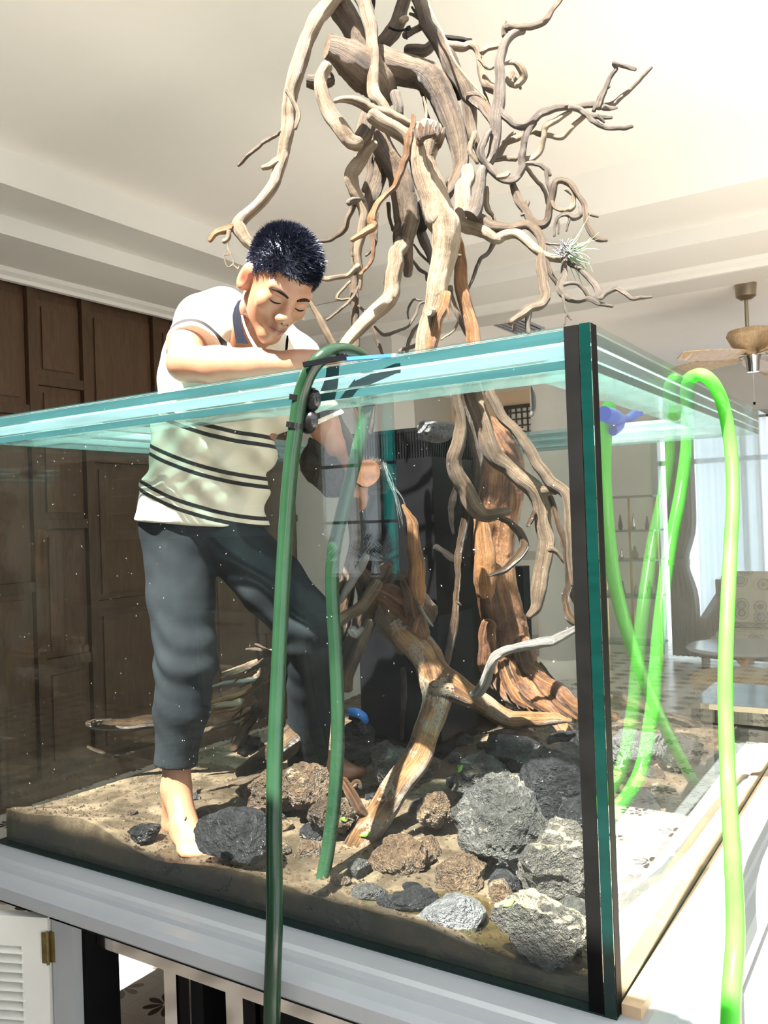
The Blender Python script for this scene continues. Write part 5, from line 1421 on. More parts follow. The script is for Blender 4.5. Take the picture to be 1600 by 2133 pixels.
# collar: standing navy band with two points, and the placket edge
NAVY = plain('navy_collar', (.005, .006, .012), .8, var=.15, Specular_IOR_Level=.1)
ZOOM[10] = (480, 440, .140625)
def ribbon(pts, name, mat, th=.004):
    """pts: (outer x, y, inner x, y, depth) strip in zoom 10"""
    ox, oy, s = ZOOM[10]; m = MB(); v = []
    for (x0, y0, x1, y1, d) in pts:
        for (x, y, dd) in ((x0, y0, 0), (x1, y1, 0), (x1, y1, th), (x0, y0, th)):
            v.append(at(ox + s * x, oy + s * y, d + dd))
    f = []
    n_ = len(pts)
    for i in range(n_ - 1):
        for k in range(4): f.append((i * 4 + k, i * 4 + (k + 1) % 4, (i + 1) * 4 + (k + 1) % 4, (i + 1) * 4 + k))
    f += [(3, 2, 1, 0), tuple((n_ - 1) * 4 + k for k in range(4))]
    o = m.add(v, f).build(name, mat, shirt, smooth=True, angle=45)
    return o
ribbon([(190, 1290, 205, 1275, 2.165), (110, 1330, 190, 1330, 2.130), (50, 1440, 160, 1420, 2.115), (28, 1560, 150, 1540, 2.105), (45, 1720, 165, 1680, 2.097), (70, 1860, 200, 1820, 2.093), (90, 1955, 270, 1965, 2.090)], 'collar', NAVY, .012)
ribbon([(860, 1830, 835, 1840, 2.125), (860, 1920, 820, 1920, 2.120), (850, 2030, 810, 2040, 2.115), (830, 2110, 790, 2130, 2.115)], 'collar', NAVY, .012)
ribbon([(155, 1540, 180, 1540, 2.083), (195, 1700, 225, 1690, 2.079), (255, 1850, 290, 1840, 2.077), (330, 1990, 370, 1970, 2.075), (400, 2100, 450, 2080, 2.075)], 'collar_edge', plain('cream_edge', (.66, .60, .50), .8), .006)

# trousers, rolled above the ankle
Tr = Field(.0045, 140.0)
cf_o = at(366, 1590, 2.28); cax = (AR - KR) / np.linalg.norm(AR - KR)
def crease(X, Y, Z):
    s = 0
    for q, am, ws in ((KR, .0075, .10), (KL, .007, .10), (at(377, 1470, 2.28), .006, .07), (at(400, 1150, 2.37), .005, .09), (at(520, 1170, 2.37), .006, .09)):
        r2 = (X - q[0]) ** 2 + (Y - q[1]) ** 2 + (Z - q[2]) ** 2
        s = s + am * np.exp(-r2 / ws ** 2) * np.sin((Z - q[2]) * 78 + (X - q[0]) * 45 + 1.3 * np.sin(X * 33) + 3 * q[2])
    return s
Tr.cone(spine[0] - lat * .075, spine[0] + lat * .070, .098, .094)
Tr.cone(HR, HL, .095, .088)
Tr.chain([HR, at(377, 1240, 2.33), KR], [.100, .088, .080])
Tr.chain([KR, at(378, 1480, 2.28), cf_o, cf_o + cax * .05], [.080, .070, .052, .050], [(cf_o, cax)])
Tr.chain([HL, at(565, 1215, 2.35), KL], [.086, .090, .078])
Tr.chain([KL, at(648, 1420, 2.42), at(640, 1600, 2.53)], [.078, .066, .058])
V, Q = Tr.mesh(crease, 1)
tm = NT('grey_chino'); c_ = tm.coord()
tm.principled(tm.ramp(tm.noise(c_, 8, 4), [(.3, (.010, .012, .015)), (.7, (.020, .024, .028))]), .85, 0, tm.bump(tm.noise(c_, 500, 2), .2, .001), Specular_IOR_Level=.12)
mesh_np('trousers', V, Q, tm.m, man)['label'] = 'dark grey trousers with one leg rolled up'

# ------------------------------------------------------------------ hoses
def hose_mat(name, a, b, tl):
    t = NT(name); c = t.coord()
    col = t.ramp(t.noise(c, 4, 3), [(.35, a), (.65, b)])
    p = t.n('BsdfPrincipled'); t.put(p.inputs['Base Color'], col); p.inputs['Roughness'].default_value = .22
    tr = t.n('BsdfTranslucent'); t.put(tr.inputs[0], col)
    m = t.n('MixShader'); m.inputs[0].default_value = tl
    t.t.links.new(p.outputs[0], m.inputs[1]); t.t.links.new(tr.outputs[0], m.inputs[2])
    return t.surface(m)
HG = hose_mat('dark_green_hose', (.008, .028, .013), (.016, .048, .022), .10)
HB = hose_mat('bright_green_hose', (.09, .50, .05), (.14, .62, .08), .45)
def pipe(pts, r, mat, name, parent, n=16, sub=7):
    return MB().tube(pts, [r] * len(pts) if not isinstance(r, list) else r, n, sub=sub).build(name, mat, parent, smooth=True, angle=40)
FYP = TY0 - .020
def fp(px, py, y=FYP): return onplane(px, py, 1, y)
h1 = empty('garden_hose', tuple(fp(575, 2100)), 'dark green hose hung over the front rim with suction clips', 'hose')
zr = TZ1
pts = [fp(566, 2190, 1.262), fp(567, 2080, 1.268), fp(572, 1900, 1.285), fp(571, 1640, 1.36), fp(580, 1400, 1.41), fp(592, 1160, FYP), fp(604, 990, FYP), fp(618, 880, FYP), fp(628, 820, FYP),
       fp(648, 770, FYP + .002), fp(674, 742, 1.448), fp(705, 730, 1.49), fp(742, 738, 1.545), fp(768, 762, 1.60), fp(776, 800, 1.625), at(764, 850, 2.06), at(745, 940, 2.06), at(720, 1040, 2.06), at(697, 1140, 2.05), at(692, 1220, 2.05),
       at(700, 1380, 2.05), at(704, 1520, 2.04), at(698, 1650, 2.02), at(680, 1790, 1.99), at(660, 1878, 1.97)]
pipe(pts, .0165, HG, 'hose', h1)
pipe([at(668, 1838, 1.966), at(660, 1880, 1.956)], .0172, HB, 'hose_end', h1)
SC = plain('suction_rubber', (.006, .006, .006), .18, var=.2)
for (cx_, cy_) in ((648, 833), (642, 878)):
    p = fp(cx_, cy_, TY0 - .001)
    prof = [(.001, .016), (.012, .014), (.022, .008), (.0265, .001), (.0265, 0)]
    m = MB()
    for i in range(22):
        a = 2 * math.pi * i / 22
        for (r, q) in prof: m.v.append((p[0] + r * math.cos(a), p[1] - q, p[2] + r * math.sin(a)))
    for i in range(22):
        j = (i + 1) % 22
        for k in range(4): m.f.append((i * 5 + k, j * 5 + k, j * 5 + k + 1, i * 5 + k + 1)); m.uv.append([(0, 0)] * 4)
    m.f.append(tuple(i * 5 for i in range(22))); m.uv.append([(0, 0)] * 22); m.f.append(tuple(i * 5 + 4 for i in range(22))[::-1]); m.uv.append([(0, 0)] * 22)
    s_ = m.build('suction_cup', SC, h1, smooth=True, angle=40)
    q = fp(cx_ - 27, cy_ + (8 if cy_ > 850 else -4), FYP)
    ax = np.array(fp(cx_ - 30, cy_ + 20, FYP)) - np.array(fp(cx_ - 24, cy_ - 20, FYP)); ax /= np.linalg.norm(ax)
    MB().tube([q - ax * .006, q + ax * .006], [.0195, .0195], 16, sub=1).build('clip', SC, s_, smooth=True, angle=40)
    MB().bar(p + np.array([0, -.014, 0]), q, .008, .008).build('clip_arm', SC, s_)

h2 = empty('garden_hose', tuple(onplane(1520, 2100, 0, -.30)), 'bright green hose draped over the side rim, hanging outside', 'hose')
XO = TX1 + .026
def rp(px, py, x=XO): return onplane(px, py, 0, x)
pts = [rp(1520, 2200, -.312), rp(1523, 2080, -.312), rp(1532, 1950, -.316), rp(1527, 1800, -.350), rp(1518, 1650, -.392), rp(1512, 1500, -.408), rp(1511, 1400, -.412), rp(1515, 1280, -.414), rp(1522, 1140, -.418), rp(1527, 1030, -.425), rp(1522, 930, -.435), rp(1508, 850, -.445),
       rp(1490, 805, -.455), rp(1468, 783, -.475), rp(1448, 782, -.505), rp(1425, 800, -.545), rp(1409, 845, -.565), rp(1404, 868, -.567)]
hz = pipe(pts, .0165, HB, 'hose', h2)
h3 = empty('garden_hose', tuple(at(1480, 1690, 2.0)), 'bright green hose slanting down inside the side pane from a blue clamp', 'hose')
pts = [rp(1268, 846, -.58), rp(1262, 880, -.58), rp(1258, 960, -.585), rp(1262, 1060, -.59), rp(1278, 1200, -.60), rp(1308, 1320, -.60), rp(1352, 1440, -.60), rp(1395, 1535, -.60), rp(1440, 1620, -.61), rp(1484, 1695, -.62)]
pipe(pts, .0155, HB, 'hose', h3)
BL = plain('blue_plastic', (.03, .06, .42), .3, var=.15)
bc = rp(1290, 865, -.565)
cl = MB().tube([rp(1258, 862, -.56), rp(1275, 868, -.56), rp(1292, 872, -.56)], [.016, .018, .012], 12, sub=3).tube([rp(1288, 868, -.56), rp(1306, 872, -.56), rp(1322, 864, -.56)], [.008, .008, .012], 10, sub=3) \
    .tube([rp(1296, 876, -.56), rp(1290, 890, -.56), rp(1277, 898, -.56)], [.008, .009, .010], 10, sub=3).build('clamp', BL, h3, smooth=True, angle=40)
MB().lathe([(.001, -.004), (.011, -.004), (.011, .004), (.001, .004)], 14, tuple(rp(1330, 862, -.56))).build('knob', BL, cl)
# printed text on the hose outside
INK = plain('black_ink', (.01, .015, .01), .5)
def hose_text(txt, px, py, size):
    p = rp(px, py, -.409); d = (np.array(p) - CAM) @ _f
    cu_ = bpy.data.curves.new('lettering', 'FONT'); cu_.body = txt; cu_.size = size; cu_.extrude = .0002; cu_.align_x = 'CENTER'; cu_.align_y = 'CENTER'
    o = bpy.data.objects.new('lettering', cu_); COL.objects.link(o)
    tow = -_f
    xx = np.array([0, 0, -1.0]); zz_ = tow + _r * .35; zz_ -= xx * (zz_ @ xx); zz_ /= np.linalg.norm(zz_); yy = np.cross(zz_, xx)
    c = at(px, py, d - .0185)
    o.matrix_world = Matrix(((xx[0], yy[0], zz_[0], c[0]), (xx[1], yy[1], zz_[1], c[1]), (xx[2], yy[2], zz_[2], c[2]), (0, 0, 0, 1)))
    dg = bpy.context.evaluated_depsgraph_get()
    me = bpy.data.meshes.new_from_object(o.evaluated_get(dg))
    mw = o.matrix_world.copy(); bpy.data.objects.remove(o)
    me.transform(mw)
    t_ = link('lettering', me, None, h2); me.materials.clear(); me.materials.append(INK)
    return t_
hose_text('VIETNAM', 1524, 1465, .0105)
hose_text('32M   5.3', 1521, 1512, .0075)
hose_text('Made in', 1525, 1425, .0055)

# tools lying on the rim
tl = empty('black_tool', tuple(at(690, 752, 2.0)), 'slim black tool lying on the front rim by the hand', 'tool')
MB().bar(fp(632, 760, TY0 - .046), fp(722, 744, TY0 - .008), .010, .010).build('handle', M['black'], tl)
MB().tube([fp(700, 745, 1.475), fp(716, 738, 1.475), fp(722, 742, 1.47)], [.004, .005, .003], 8, sub=3).build('grip', M['black'], tl)
pn = empty('blue_rod', tuple(at(770, 745, 2.0)), 'thin blue rod lying along the front rim', 'rod')
MB().bar(fp(718, 748, TY0 - .008), fp(818, 741, TY0 + .009), .008, .007).build('rod', plain('blue_rod', (.03, .12, .52), .35), pn)
MB().bar(fp(814, 742, TY0 + .009), fp(826, 741, TY0 + .009), .008, .006).build('cap', plain('pale_blue', (.3, .45, .7), .35), pn)
# blue pipe cap among the rocks
bp_ = empty('pipe_plug', tuple(at(745, 1490, 2.56)), 'small bright blue cap among the rocks', 'cap')
MB().tube([at(726, 1481, 2.56), at(742, 1484, 2.55), at(756, 1492, 2.55), at(762, 1503, 2.56)], [.010, .013, .013, .010], 12, sub=4).build('cap', plain('sky_blue_plastic', (.04, .22, .70), .3), bp_, smooth=True)
MB().tube([at(727, 1493, 2.57), at(750, 1500, 2.57)], [.008, .008], 8, sub=2).build('stem', M['black'], bp_)
# ties and tube on the driftwood
ty = empty('cable_tie', tuple(at(831, 60, 2.46)), 'black cable tie cinched around an upper branch', 'cable tie')
MB().tube([at(811 + 42 * t, 57 + 7 * math.sin(t * 3.14), 2.46 - .012 * math.sin(t * 3.14)) for t in (0, .25, .5, .75, 1)], [.0035] * 5, 8, sub=3).build('strap', M['black'], ty)
MB().tube([at(848, 60, 2.45), at(855, 57, 2.45)], [.006, .006], 6, sub=1).build('head', M['black'], ty)
MB().tube([at(846, 62, 2.45), at(846, 72, 2.45), at(848, 82, 2.45)], [.002] * 3, 6, sub=2).build('tail', M['black'], ty)
yt = MB().tube([at(850 + .375 * x, .375 * y, d) for x, y, d in ((110, -20, 2.42), (125, 50, 2.42), (195, 190, 2.41), (255, 330, 2.40), (310, 410, 2.40), (370, 480, 2.40), (425, 540, 2.40), (450, 590, 2.42))], [.0026] * 8, 8, sub=5).build('airline_tube', plain('amber_tube', (.62, .50, .20), .3), None, smooth=True)
tag(yt, 'thin yellow tube running down the upper right branch', 'tube')
ap = empty('air_plant', tuple(at(1190, 527, 2.2)), 'small grey-green air plant tied to a branch tip', 'air plant')
APM = plain('air_plant_leaf', (.15, .20, .12), .6, var=.3, scale=60)
ra = random.Random(3); c0 = at(1178, 526, 2.20)
for k in range(44):
    a, b = ra.uniform(-1.2, 1.25), ra.uniform(-.6, .6); ln = ra.uniform(.035, .085)
    dr = camv(math.cos(a), math.sin(a) * .85, b); dr /= np.linalg.norm(dr); cv = camv(ra.uniform(-.2, .2), ra.uniform(-.6, .5), ra.uniform(-.3, .3))
    MB().tube([c0, c0 + dr * ln * .4, c0 + dr * ln * .75 + cv * ln * .3, c0 + dr * ln + cv * ln * .95], [.0020, .0018, .0012, .0003], 5, sub=4, oval=.45).build('leaf', APM, ap, smooth=True)
MS = plain('moss_tie', (.12, .12, .13), .8, var=.5, scale=80)
for k in range(12):
    q = c0 + camv(ra.uniform(-.025, .006), ra.uniform(-.015, .015), ra.uniform(-.01, .02))
    MB().tube([q + camv(ra.uniform(-.02, .02), ra.uniform(-.02, .02), .01) for _ in range(5)], [.0013] * 5, 5, sub=5).build('root_thread', MS, ap)

# ------------------------------------------------------------------ ceiling fan and vent in the sitting room
fx, fy, _z = onplane(1553, 592, 2, 2.95)
fan = empty('ceiling_fan', (fx, fy, 2.95), 'palm-leaf blade ceiling fan with bowl hub', 'ceiling fan')
BRZ = plain('brushed_bronze', (.34, .29, .21), .3, .9, var=.1); RAT = panel_wood('rattan', (.42, .28, .15), (.66, .50, .32))
sc = ((np.array((fx, fy, 2.95)) - CAM) @ _f) / F_PX
MB().lathe([(.001, 0), (22 * sc, 0), (20 * sc, -26 * sc), (10 * sc, -34 * sc), (.001, -34 * sc)][::-1], 20, (fx, fy, 2.95)).build('canopy', BRZ, fan, smooth=True, angle=40)
MB().lathe([(.001, -110 * sc), (4 * sc, -110 * sc), (4 * sc, -30 * sc), (.001, -30 * sc)], 12, (fx, fy, 2.95)).build('rod', BRZ, fan, smooth=True, angle=40)
MB().lathe([(.001, -152 * sc), (16 * sc, -150 * sc), (40 * sc, -128 * sc), (50 * sc, -108 * sc), (46 * sc, -98 * sc), (20 * sc, -92 * sc), (.001, -92 * sc)], 28, (fx + 10 * sc * .8, fy, 2.95)).build('bowl', RAT, fan, smooth=True, angle=40)
MB().lathe([(.001, -186 * sc), (12 * sc, -184 * sc), (14 * sc, -160 * sc), (18 * sc, -150 * sc), (.001, -150 * sc)], 20, (fx + 10 * sc * .8, fy, 2.95)).build('motor', M['chrome'], fan, smooth=True, angle=40)
hub = np.array((fx + 8 * sc, fy, 2.95 - 150 * sc))
for k in range(5):
    a = math.radians(k * 72 + 22); d = np.array([math.cos(a), math.sin(a), 0]); sd = np.array([-math.sin(a), math.cos(a), 0])
    m = MB(); v = []
    L0, L1 = .09, .62
    for i in range(9):
        t = i / 8; w = .020 + .075 * math.sin(math.pi * min(t * .9 + .08, 1)) ** .8
        c_ = hub + d * (L0 + (L1 - L0) * t) + np.array([0, 0, -.035 * t])
        for s in (-1, 1):
            for zq in (0, .006): v.append(c_ + sd * s * w + np.array([0, 0, zq + s * .018]))
    f = []
    for i in range(8):
        A, B_ = i * 4, i * 4 + 4
        f += [(A, A + 2, B_ + 2, B_), (A + 1, B_ + 1, B_ + 3, A + 3), (A, B_, B_ + 1, A + 1), (A + 2, A + 3, B_ + 3, B_ + 2)]
    f += [(0, 1, 3, 2), (32, 34, 35, 33)]
    bl = m.add(v, f).build('blade', RAT, fan)
    MB().bar(hub, hub + d * .14, .02, .008).build('blade_arm', BRZ, bl)
MB().tube([tuple(hub + np.array([0, 0, -.05])), tuple(hub + np.array([0, 0, -.30]))], [.0015, .0015], 5, sub=1).build('pull_chain', M['chrome'], fan)
MB().lathe([(.001, -.32), (.008, -.315), (.008, -.30), (.001, -.30)], 10, tuple(hub)).build('pull_knob', M['black'], fan)
vt = empty('air_vent', (-2.62, 5.95, 2.95), 'grey slatted air vent in the far ceiling', 'air vent')
MB().box(-2.74, -2.48, 5.62, 6.28, 2.940, 2.9495).build('frame', M['white_gloss'], vt)
MB().box(-2.715, -2.505, 5.645, 6.255, 2.936, 2.9395).build('duct', M['blackmatte'], vt)
for k in range(6): MB().box(-2.712 + k * .038, -2.700 + k * .038, 5.645, 6.255, 2.925, 2.936).build('slat', M['white_gloss'], vt)

# ------------------------------------------------------------------ sitting room furniture
def P(px, py, ax, v): return onplane(px, py, ax, v)
cz = empty('round_column', tuple(P(1170, 1405, 2, 0)), 'white round column with stepped base', 'column'); c3 = P(1170, 1405, 2, 0)
MB().lathe([(.001, .16), (.20, .16), (.20, 2.95), (.001, 2.95)], 28, tuple(c3)).build('shaft', M['wall_white'], cz, smooth=True, angle=40)
MB().lathe([(.001, 0), (.27, 0), (.27, .10), (.25, .14), (.22, .16), (.001, .16)], 28, tuple(c3)).build('base', M['ceiling'], cz, smooth=True, angle=40)
sp = empty('tower_speaker', tuple(P(1090, 1398, 2, 0)), 'slim black tower speaker beside the white column', 'speaker'); c3 = P(1090, 1398, 2, 0)
MB().box(c3[0] - .07, c3[0] + .07, c3[1] - .08, c3[1] + .08, .02, 1.02).build('body', M['black'], sp)
MB().box(c3[0] - .10, c3[0] + .10, c3[1] - .11, c3[1] + .11, 0, .02).build('base', M['black'], sp)
for k, (zz0, zz1) in enumerate(((1.30, 1.42), (1.50, 1.58))):
    o = MB().box(-3.585, -3.47, FY - .075, FY - .0625, zz0, zz1).build('wall_switch', M['chrome']); tag(o, ('wide metal switch plate on the pale door wall, lower one', 'small metal switch plate on the pale door wall, upper one')[k], 'switch')
    MB().box(-3.565, -3.49, FY - .079, FY - .075, zz0 + .02, zz1 - .02).build('rocker', M['ivory'], o)
# curtains
def curtain(px0, px1, y, z0, z1, mat, name, label, folds, tie=None, amp=.035):
    x0, x1 = P(px0, 1100, 1, y)[0], P(px1, 1100, 1, y)[0]
    e = empty(name, ((x0 + x1) / 2, y, z0), label, 'curtain'); m = MB(); nz, nxx = 24, folds * 8; v = []
    for j in range(nz + 1):
        t = j / nz; z = z0 + (z1 - z0) * t
        pinch = 1 - (.32 * math.exp(-((z - tie) / .22) ** 2) if tie else 0)
        for i in range(nxx + 1):
            s = i / nxx; ph = s * folds * 2 * math.pi
            v.append((x0 + (x1 - x0) * (s * pinch + 0), y + amp * math.sin(ph) * (.6 + .4 * t), z))
    f = [(j * (nxx + 1) + i, j * (nxx + 1) + i + 1, (j + 1) * (nxx + 1) + i + 1, (j + 1) * (nxx + 1) + i) for j in range(nz) for i in range(nxx)]
    o = m.add(v, f).build('drape', mat, e, smooth=True)
    md = o.modifiers.new('t', 'SOLIDIFY'); md.thickness = .004
    MB().tube([(x0 - .03, y, z1 + .02), (x1 + .03, y, z1 + .02)], [.012, .012], 10, sub=1).build('rail', M['darkframe'], e)
    if tie: MB().box(x0 - .005, x0 + (x1 - x0) * .70, y - amp - .008, y + amp, tie - .03, tie + .03).build('tieback', M['darkframe'], e)
    return e
CU = plain('grey_drape', (.105, .095, .10), .9, var=.15, scale=20)
curtain(1392, 1452, FY - .25, .03, 2.30, CU, 'curtain', 'dark grey gathered drape tied back beside the bright window', 5, .98)
def sheer_mat():
    t = NT('sheer_voile'); d = t.n('BsdfTranslucent'); d.inputs[0].default_value = (.85, .88, .9, 1); e = t.n('BsdfTransparent'); e.inputs[0].default_value = (.9, .95, 1, 1)
    m = t.n('MixShader'); m.inputs[0].default_value = .40
    t.t.links.new(e.outputs[0], m.inputs[1]); t.t.links.new(d.outputs[0], m.inputs[2]); return t.surface(m)
curtain(1455, 1700, FY - .12, .03, 2.38, sheer_mat(), 'sheer_curtain', 'white sheer curtain filling the bright window', 9, None, .03)
# glass display rack
rk = empty('display_rack', tuple(P(1310, 1440, 2, 0)), 'brass and glass display rack seen through the side pane', 'shelf')
ry = 8.2; rx0, rx1 = P(1262, 1200, 1, ry)[0], P(1372, 1200, 1, ry)[0]
DG = plain('smoked_shelf', (.16, .17, .17), .25, var=.1)
shz = [P(1300, q, 1, ry)[2] for q in (1035, 1105, 1165, 1240, 1335)]
for xx in (rx0, rx0 + (rx1 - rx0) * .5, rx1):
    MB().box(xx - .012, xx + .012, ry - .012, ry + .012, 0, shz[0]).build('upright', M['gold'], rk)
for zq in shz: MB().box(rx0 - .02, rx1 + .02, ry - .18, ry + .18, zq - .012, zq + .006).build('shelf', DG, rk)
ro = random.Random(9); names = ['tall dark bottle ornament', 'squat bronze jar', 'small dark figurine', 'round pewter pot', 'slim black vase', 'dark lidded urn', 'little metal bell jar', 'broad dark bowl']
levels = ['second', 'third', 'fourth']
for li in (1, 2, 3):
    for k in range(4):
        xx = rx0 + (rx1 - rx0) * (.12 + .25 * k); hh = ro.uniform(.09, .16); rr_ = ro.uniform(.022, .04); w1 = ro.uniform(.5, 1.0)
        zq = shz[li] + .0062
        o = empty('ornament', (xx, ry - .08, zq), f'{names[(li * 3 + k * 2) % 8]}, number {"one two three four".split()[k]} from the corner seam on the {levels[li - 1]} rack shelf', 'ornament', 'ornaments on the display rack')
        cm = [M['darkframe'], BRZ, M['blackmatte'], M['chrome']][(k + li) % 4]
        MB().lathe([(.001, 0), (rr_ * .7, 0), (rr_, hh * .25), (rr_ * w1, hh * .5), (rr_ * .4, hh * .72), (rr_ * .45, hh * .8), (.001, hh * .8)], 14, (xx, ry - .08, zq)).build('body', cm, o, smooth=True)
        MB().lathe([(.001, hh * .8), (rr_ * .5, hh * .8), (rr_ * .25, hh * .92), (rr_ * .12, hh), (.001, hh)], 12, (xx, ry - .08, zq)).build('lid', cm, o, smooth=True)
# patterned sofa
def sofa_mat():
    t = NT('ring_print_fabric'); c = t.coord('Object', (6.5, 6.5, 6.5))
    v = t.n('TexVoronoi'); v.feature = 'F1'; v.inputs['Scale'].default_value = 1.0; v.inputs['Randomness'].default_value = .55; t.t.links.new(c, v.inputs['Vector'])
    dd = v.outputs['Distance']
    col = t.ramp(dd, [(0, (.36, .39, .42)), (.22, (.30, .33, .37)), (.24, (.10, .08, .05)), (.30, (.62, .52, .36)), (.40, (.12, .09, .06)), (.44, (.74, .68, .54))], 'CONSTANT')
    t.principled(col, .85); return t.m
SF = sofa_mat(); DW = M['darkframe']
sf = empty('sofa', (-1.3, 8.4, 0), 'ring-patterned sofa with carved dark wood frame by the window', 'sofa')
sy = 8.35; s0, s1 = P(1498, 1250, 1, sy)[0], P(1498, 1250, 1, sy)[0] + 1.9
def cush(x0, x1, y0, y1, z0, z1, r, name, mat, par, tilt=0):
    bm = bmesh.new(); bmesh.ops.create_cube(bm, size=1)
    for q in bm.verts: q.co = Vector(((x0 + x1) / 2 + q.co.x * (x1 - x0), (y0 + y1) / 2 + q.co.y * (y1 - y0) + tilt * q.co.z, (z0 + z1) / 2 + q.co.z * (z1 - z0)))
    bmesh.ops.bevel(bm, geom=bm.edges[:], offset=r, segments=3, affect='EDGES')
    me = bpy.data.meshes.new(name); bm.to_mesh(me); bm.free(); me.shade_smooth(); me.set_sharp_from_angle(angle=1.0)
    return link(name, me, mat, par)
cush(s0, s0 + .62, sy + .02, sy + .17, .42, .92, .05, 'back_cushion', SF, sf, .10); cush(s0 + .64, s0 + 1.26, sy + .02, sy + .17, .42, .92, .05, 'back_cushion', SF, sf, .10)
cush(s0, s0 + 1.28, sy - .48, sy, .26, .42, .05, 'seat_cushion', SF, sf)
MB().box(s0 - .06, s0 + 1.34, sy + .17, sy + .22, .1, .80).build('back_frame', DW, sf)
for dx in (-.06, 1.28):
    MB().box(s0 + dx, s0 + dx + .06, sy - .52, sy - .46, 0, .52).build('leg', DW, sf); MB().box(s0 + dx, s0 + dx + .06, sy + .16, sy + .22, 0, .84).build('leg', DW, sf)
    MB().bar((s0 + dx + .03, sy - .52, .54), (s0 + dx + .03, sy + .2, .70), .06, .035).build('armrest', DW, sf)
    for k in range(4): MB().tube([(s0 + dx + .03, sy - .40 + k * .14, .26), (s0 + dx + .03, sy - .37 + k * .14, .40), (s0 + dx + .03, sy - .40 + k * .14, .56 + .03 * k)], [.012, .022, .012], 8, sub=3).build('spindle', DW, sf, smooth=True)
MB().box(s0 - .05, s0 + 1.33, sy - .50, sy + .2, .20, .26).build('seat_frame', DW, sf)
# round table with gold foot
tb = P(1550, 1318, 1, 6.9); rt = empty('round_table', (tb[0], tb[1], 0), 'round glass-top table with polished gold base', 'table')
MB().lathe([(.001, .44), (.40, .44), (.42, .45), (.40, .468), (.001, .468)], 36, (tb[0], tb[1], 0)).build('table_top', plain('blue_white_glass', (.50, .53, .62), .12, var=.03), rt, smooth=True, angle=40)
MB().lathe([(.001, 0), (.22, 0), (.20, .06), (.05, .14), (.035, .32), (.12, .42), (.13, .44), (.001, .44)], 28, (tb[0], tb[1], 0)).build('base', M['gold'], rt, smooth=True, angle=40)
# ottoman and dark lattice table
ot = P(1545, 1370, 1, 6.1); om = empty('ottoman', (ot[0], ot[1], 0), 'tan drum ottoman with patterned band in front of the round table', 'ottoman')
MB().lathe([(.001, .30), (.30, .30), (.33, .33), (.33, .37), (.28, .40), (.001, .41)], 32, (ot[0], ot[1], 0)).build('seat', plain('tan_leather', (.55, .36, .16), .5), om, smooth=True, angle=40)
MB().lathe([(.001, .02), (.30, .02), (.30, .30), (.001, .30)], 32, (ot[0], ot[1], 0)).build('drum', SF, om, smooth=True, angle=40)
ct = P(1500, 1462, 1, 4.7); ctz = ct[2]
cf = empty('lattice_table', (ct[0], ct[1], 0), 'low black table with lattice apron and bronze edge', 'table')
a0, a1 = P(1440, 1462, 1, 4.7)[0], P(1440, 1462, 1, 4.7)[0] + 1.15
ctz = P(1440, 1462, 1, 4.7)[2]
MB().box(a0, a1, 4.68, 5.3, ctz - .02, ctz).build('table_top', plain('grey_glass_top', (.16, .20, .23), .08), cf)
MB().box(a0 - .01, a1 + .01, 4.665, 4.68, ctz - .024, ctz + .004).build('edge_band', BRZ, cf)
MB().box(a0, a1, 4.69, 4.72, ctz - .22, ctz - .20).build('lower_rail', M['black'], cf)
for k in range(9): MB().box(a0 + k * .14, a0 + .02 + k * .14, 4.69, 4.715, ctz - .20, ctz - .02).build('lattice_bar', M['black'], cf)
MB().box(a0, a1, 4.69, 4.715, ctz - .115, ctz - .10).build('lattice_bar', M['black'], cf)
for (xx, yy) in ((a0, 4.69), (a1 - .05, 4.69), (a0, 5.24), (a1 - .05, 5.24)): MB().box(xx, xx + .05, yy, yy + .05, 0, ctz - .02).build('leg', M['black'], cf)
bk2 = empty('book_stand', (a0 + .42, 4.95, ctz), 'curved wooden book stand on the lattice table', 'book stand')
for (y0, y1, z1, th) in ((4.86, 5.02, .16, .02), (5.04, 4.90, .15, .02)):
    MB().bar((a0 + .42, y0, ctz + .006), (a0 + .42, y1, ctz + z1), .30, th, up=(1, 0, 0)).build('leaf_board', plain('olive_wood', (.22, .17, .11), .5), bk2)
# ------------------------------------------------------------------ kitchen behind the camera (seen mirrored in the glass)
KC = plain('blue_grey_cabinet', (.22, .25, .29), .4, var=.05); KD = plain('dark_worktop', (.03, .03, .035), .2)
for k in range(5):
    x0 = -6.4 + k * .72
    e = empty('base_cabinet', (x0 + .36, KY + .3, 0), f'blue-grey base cabinet mirrored in the front glass, {"first second third fourth fifth".split()[k]} from the panelled wall side', 'cabinet', 'kitchen base cabinets')
    MB().box(x0 + .002, x0 + .718, KY + .02, KY + .58, .02, .86).build('carcass', KC, e)
    d = MB().box(x0 + .01, x0 + .71, KY + .58, KY + .60, .10, .84).build('door', KC if k != 2 else plain('white_dishwasher', (.6, .62, .65), .35), e)
    MB().box(x0 + .22, x0 + .50, KY + .60, KY + .63, .74, .765).build('handle', M['chrome'], d)
wk = MB().box(-6.42, -2.78, KY + .005, KY + .63, .862, .90).build('worktop', KD); tag(wk, 'long dark kitchen worktop mirrored in the front glass', 'worktop')
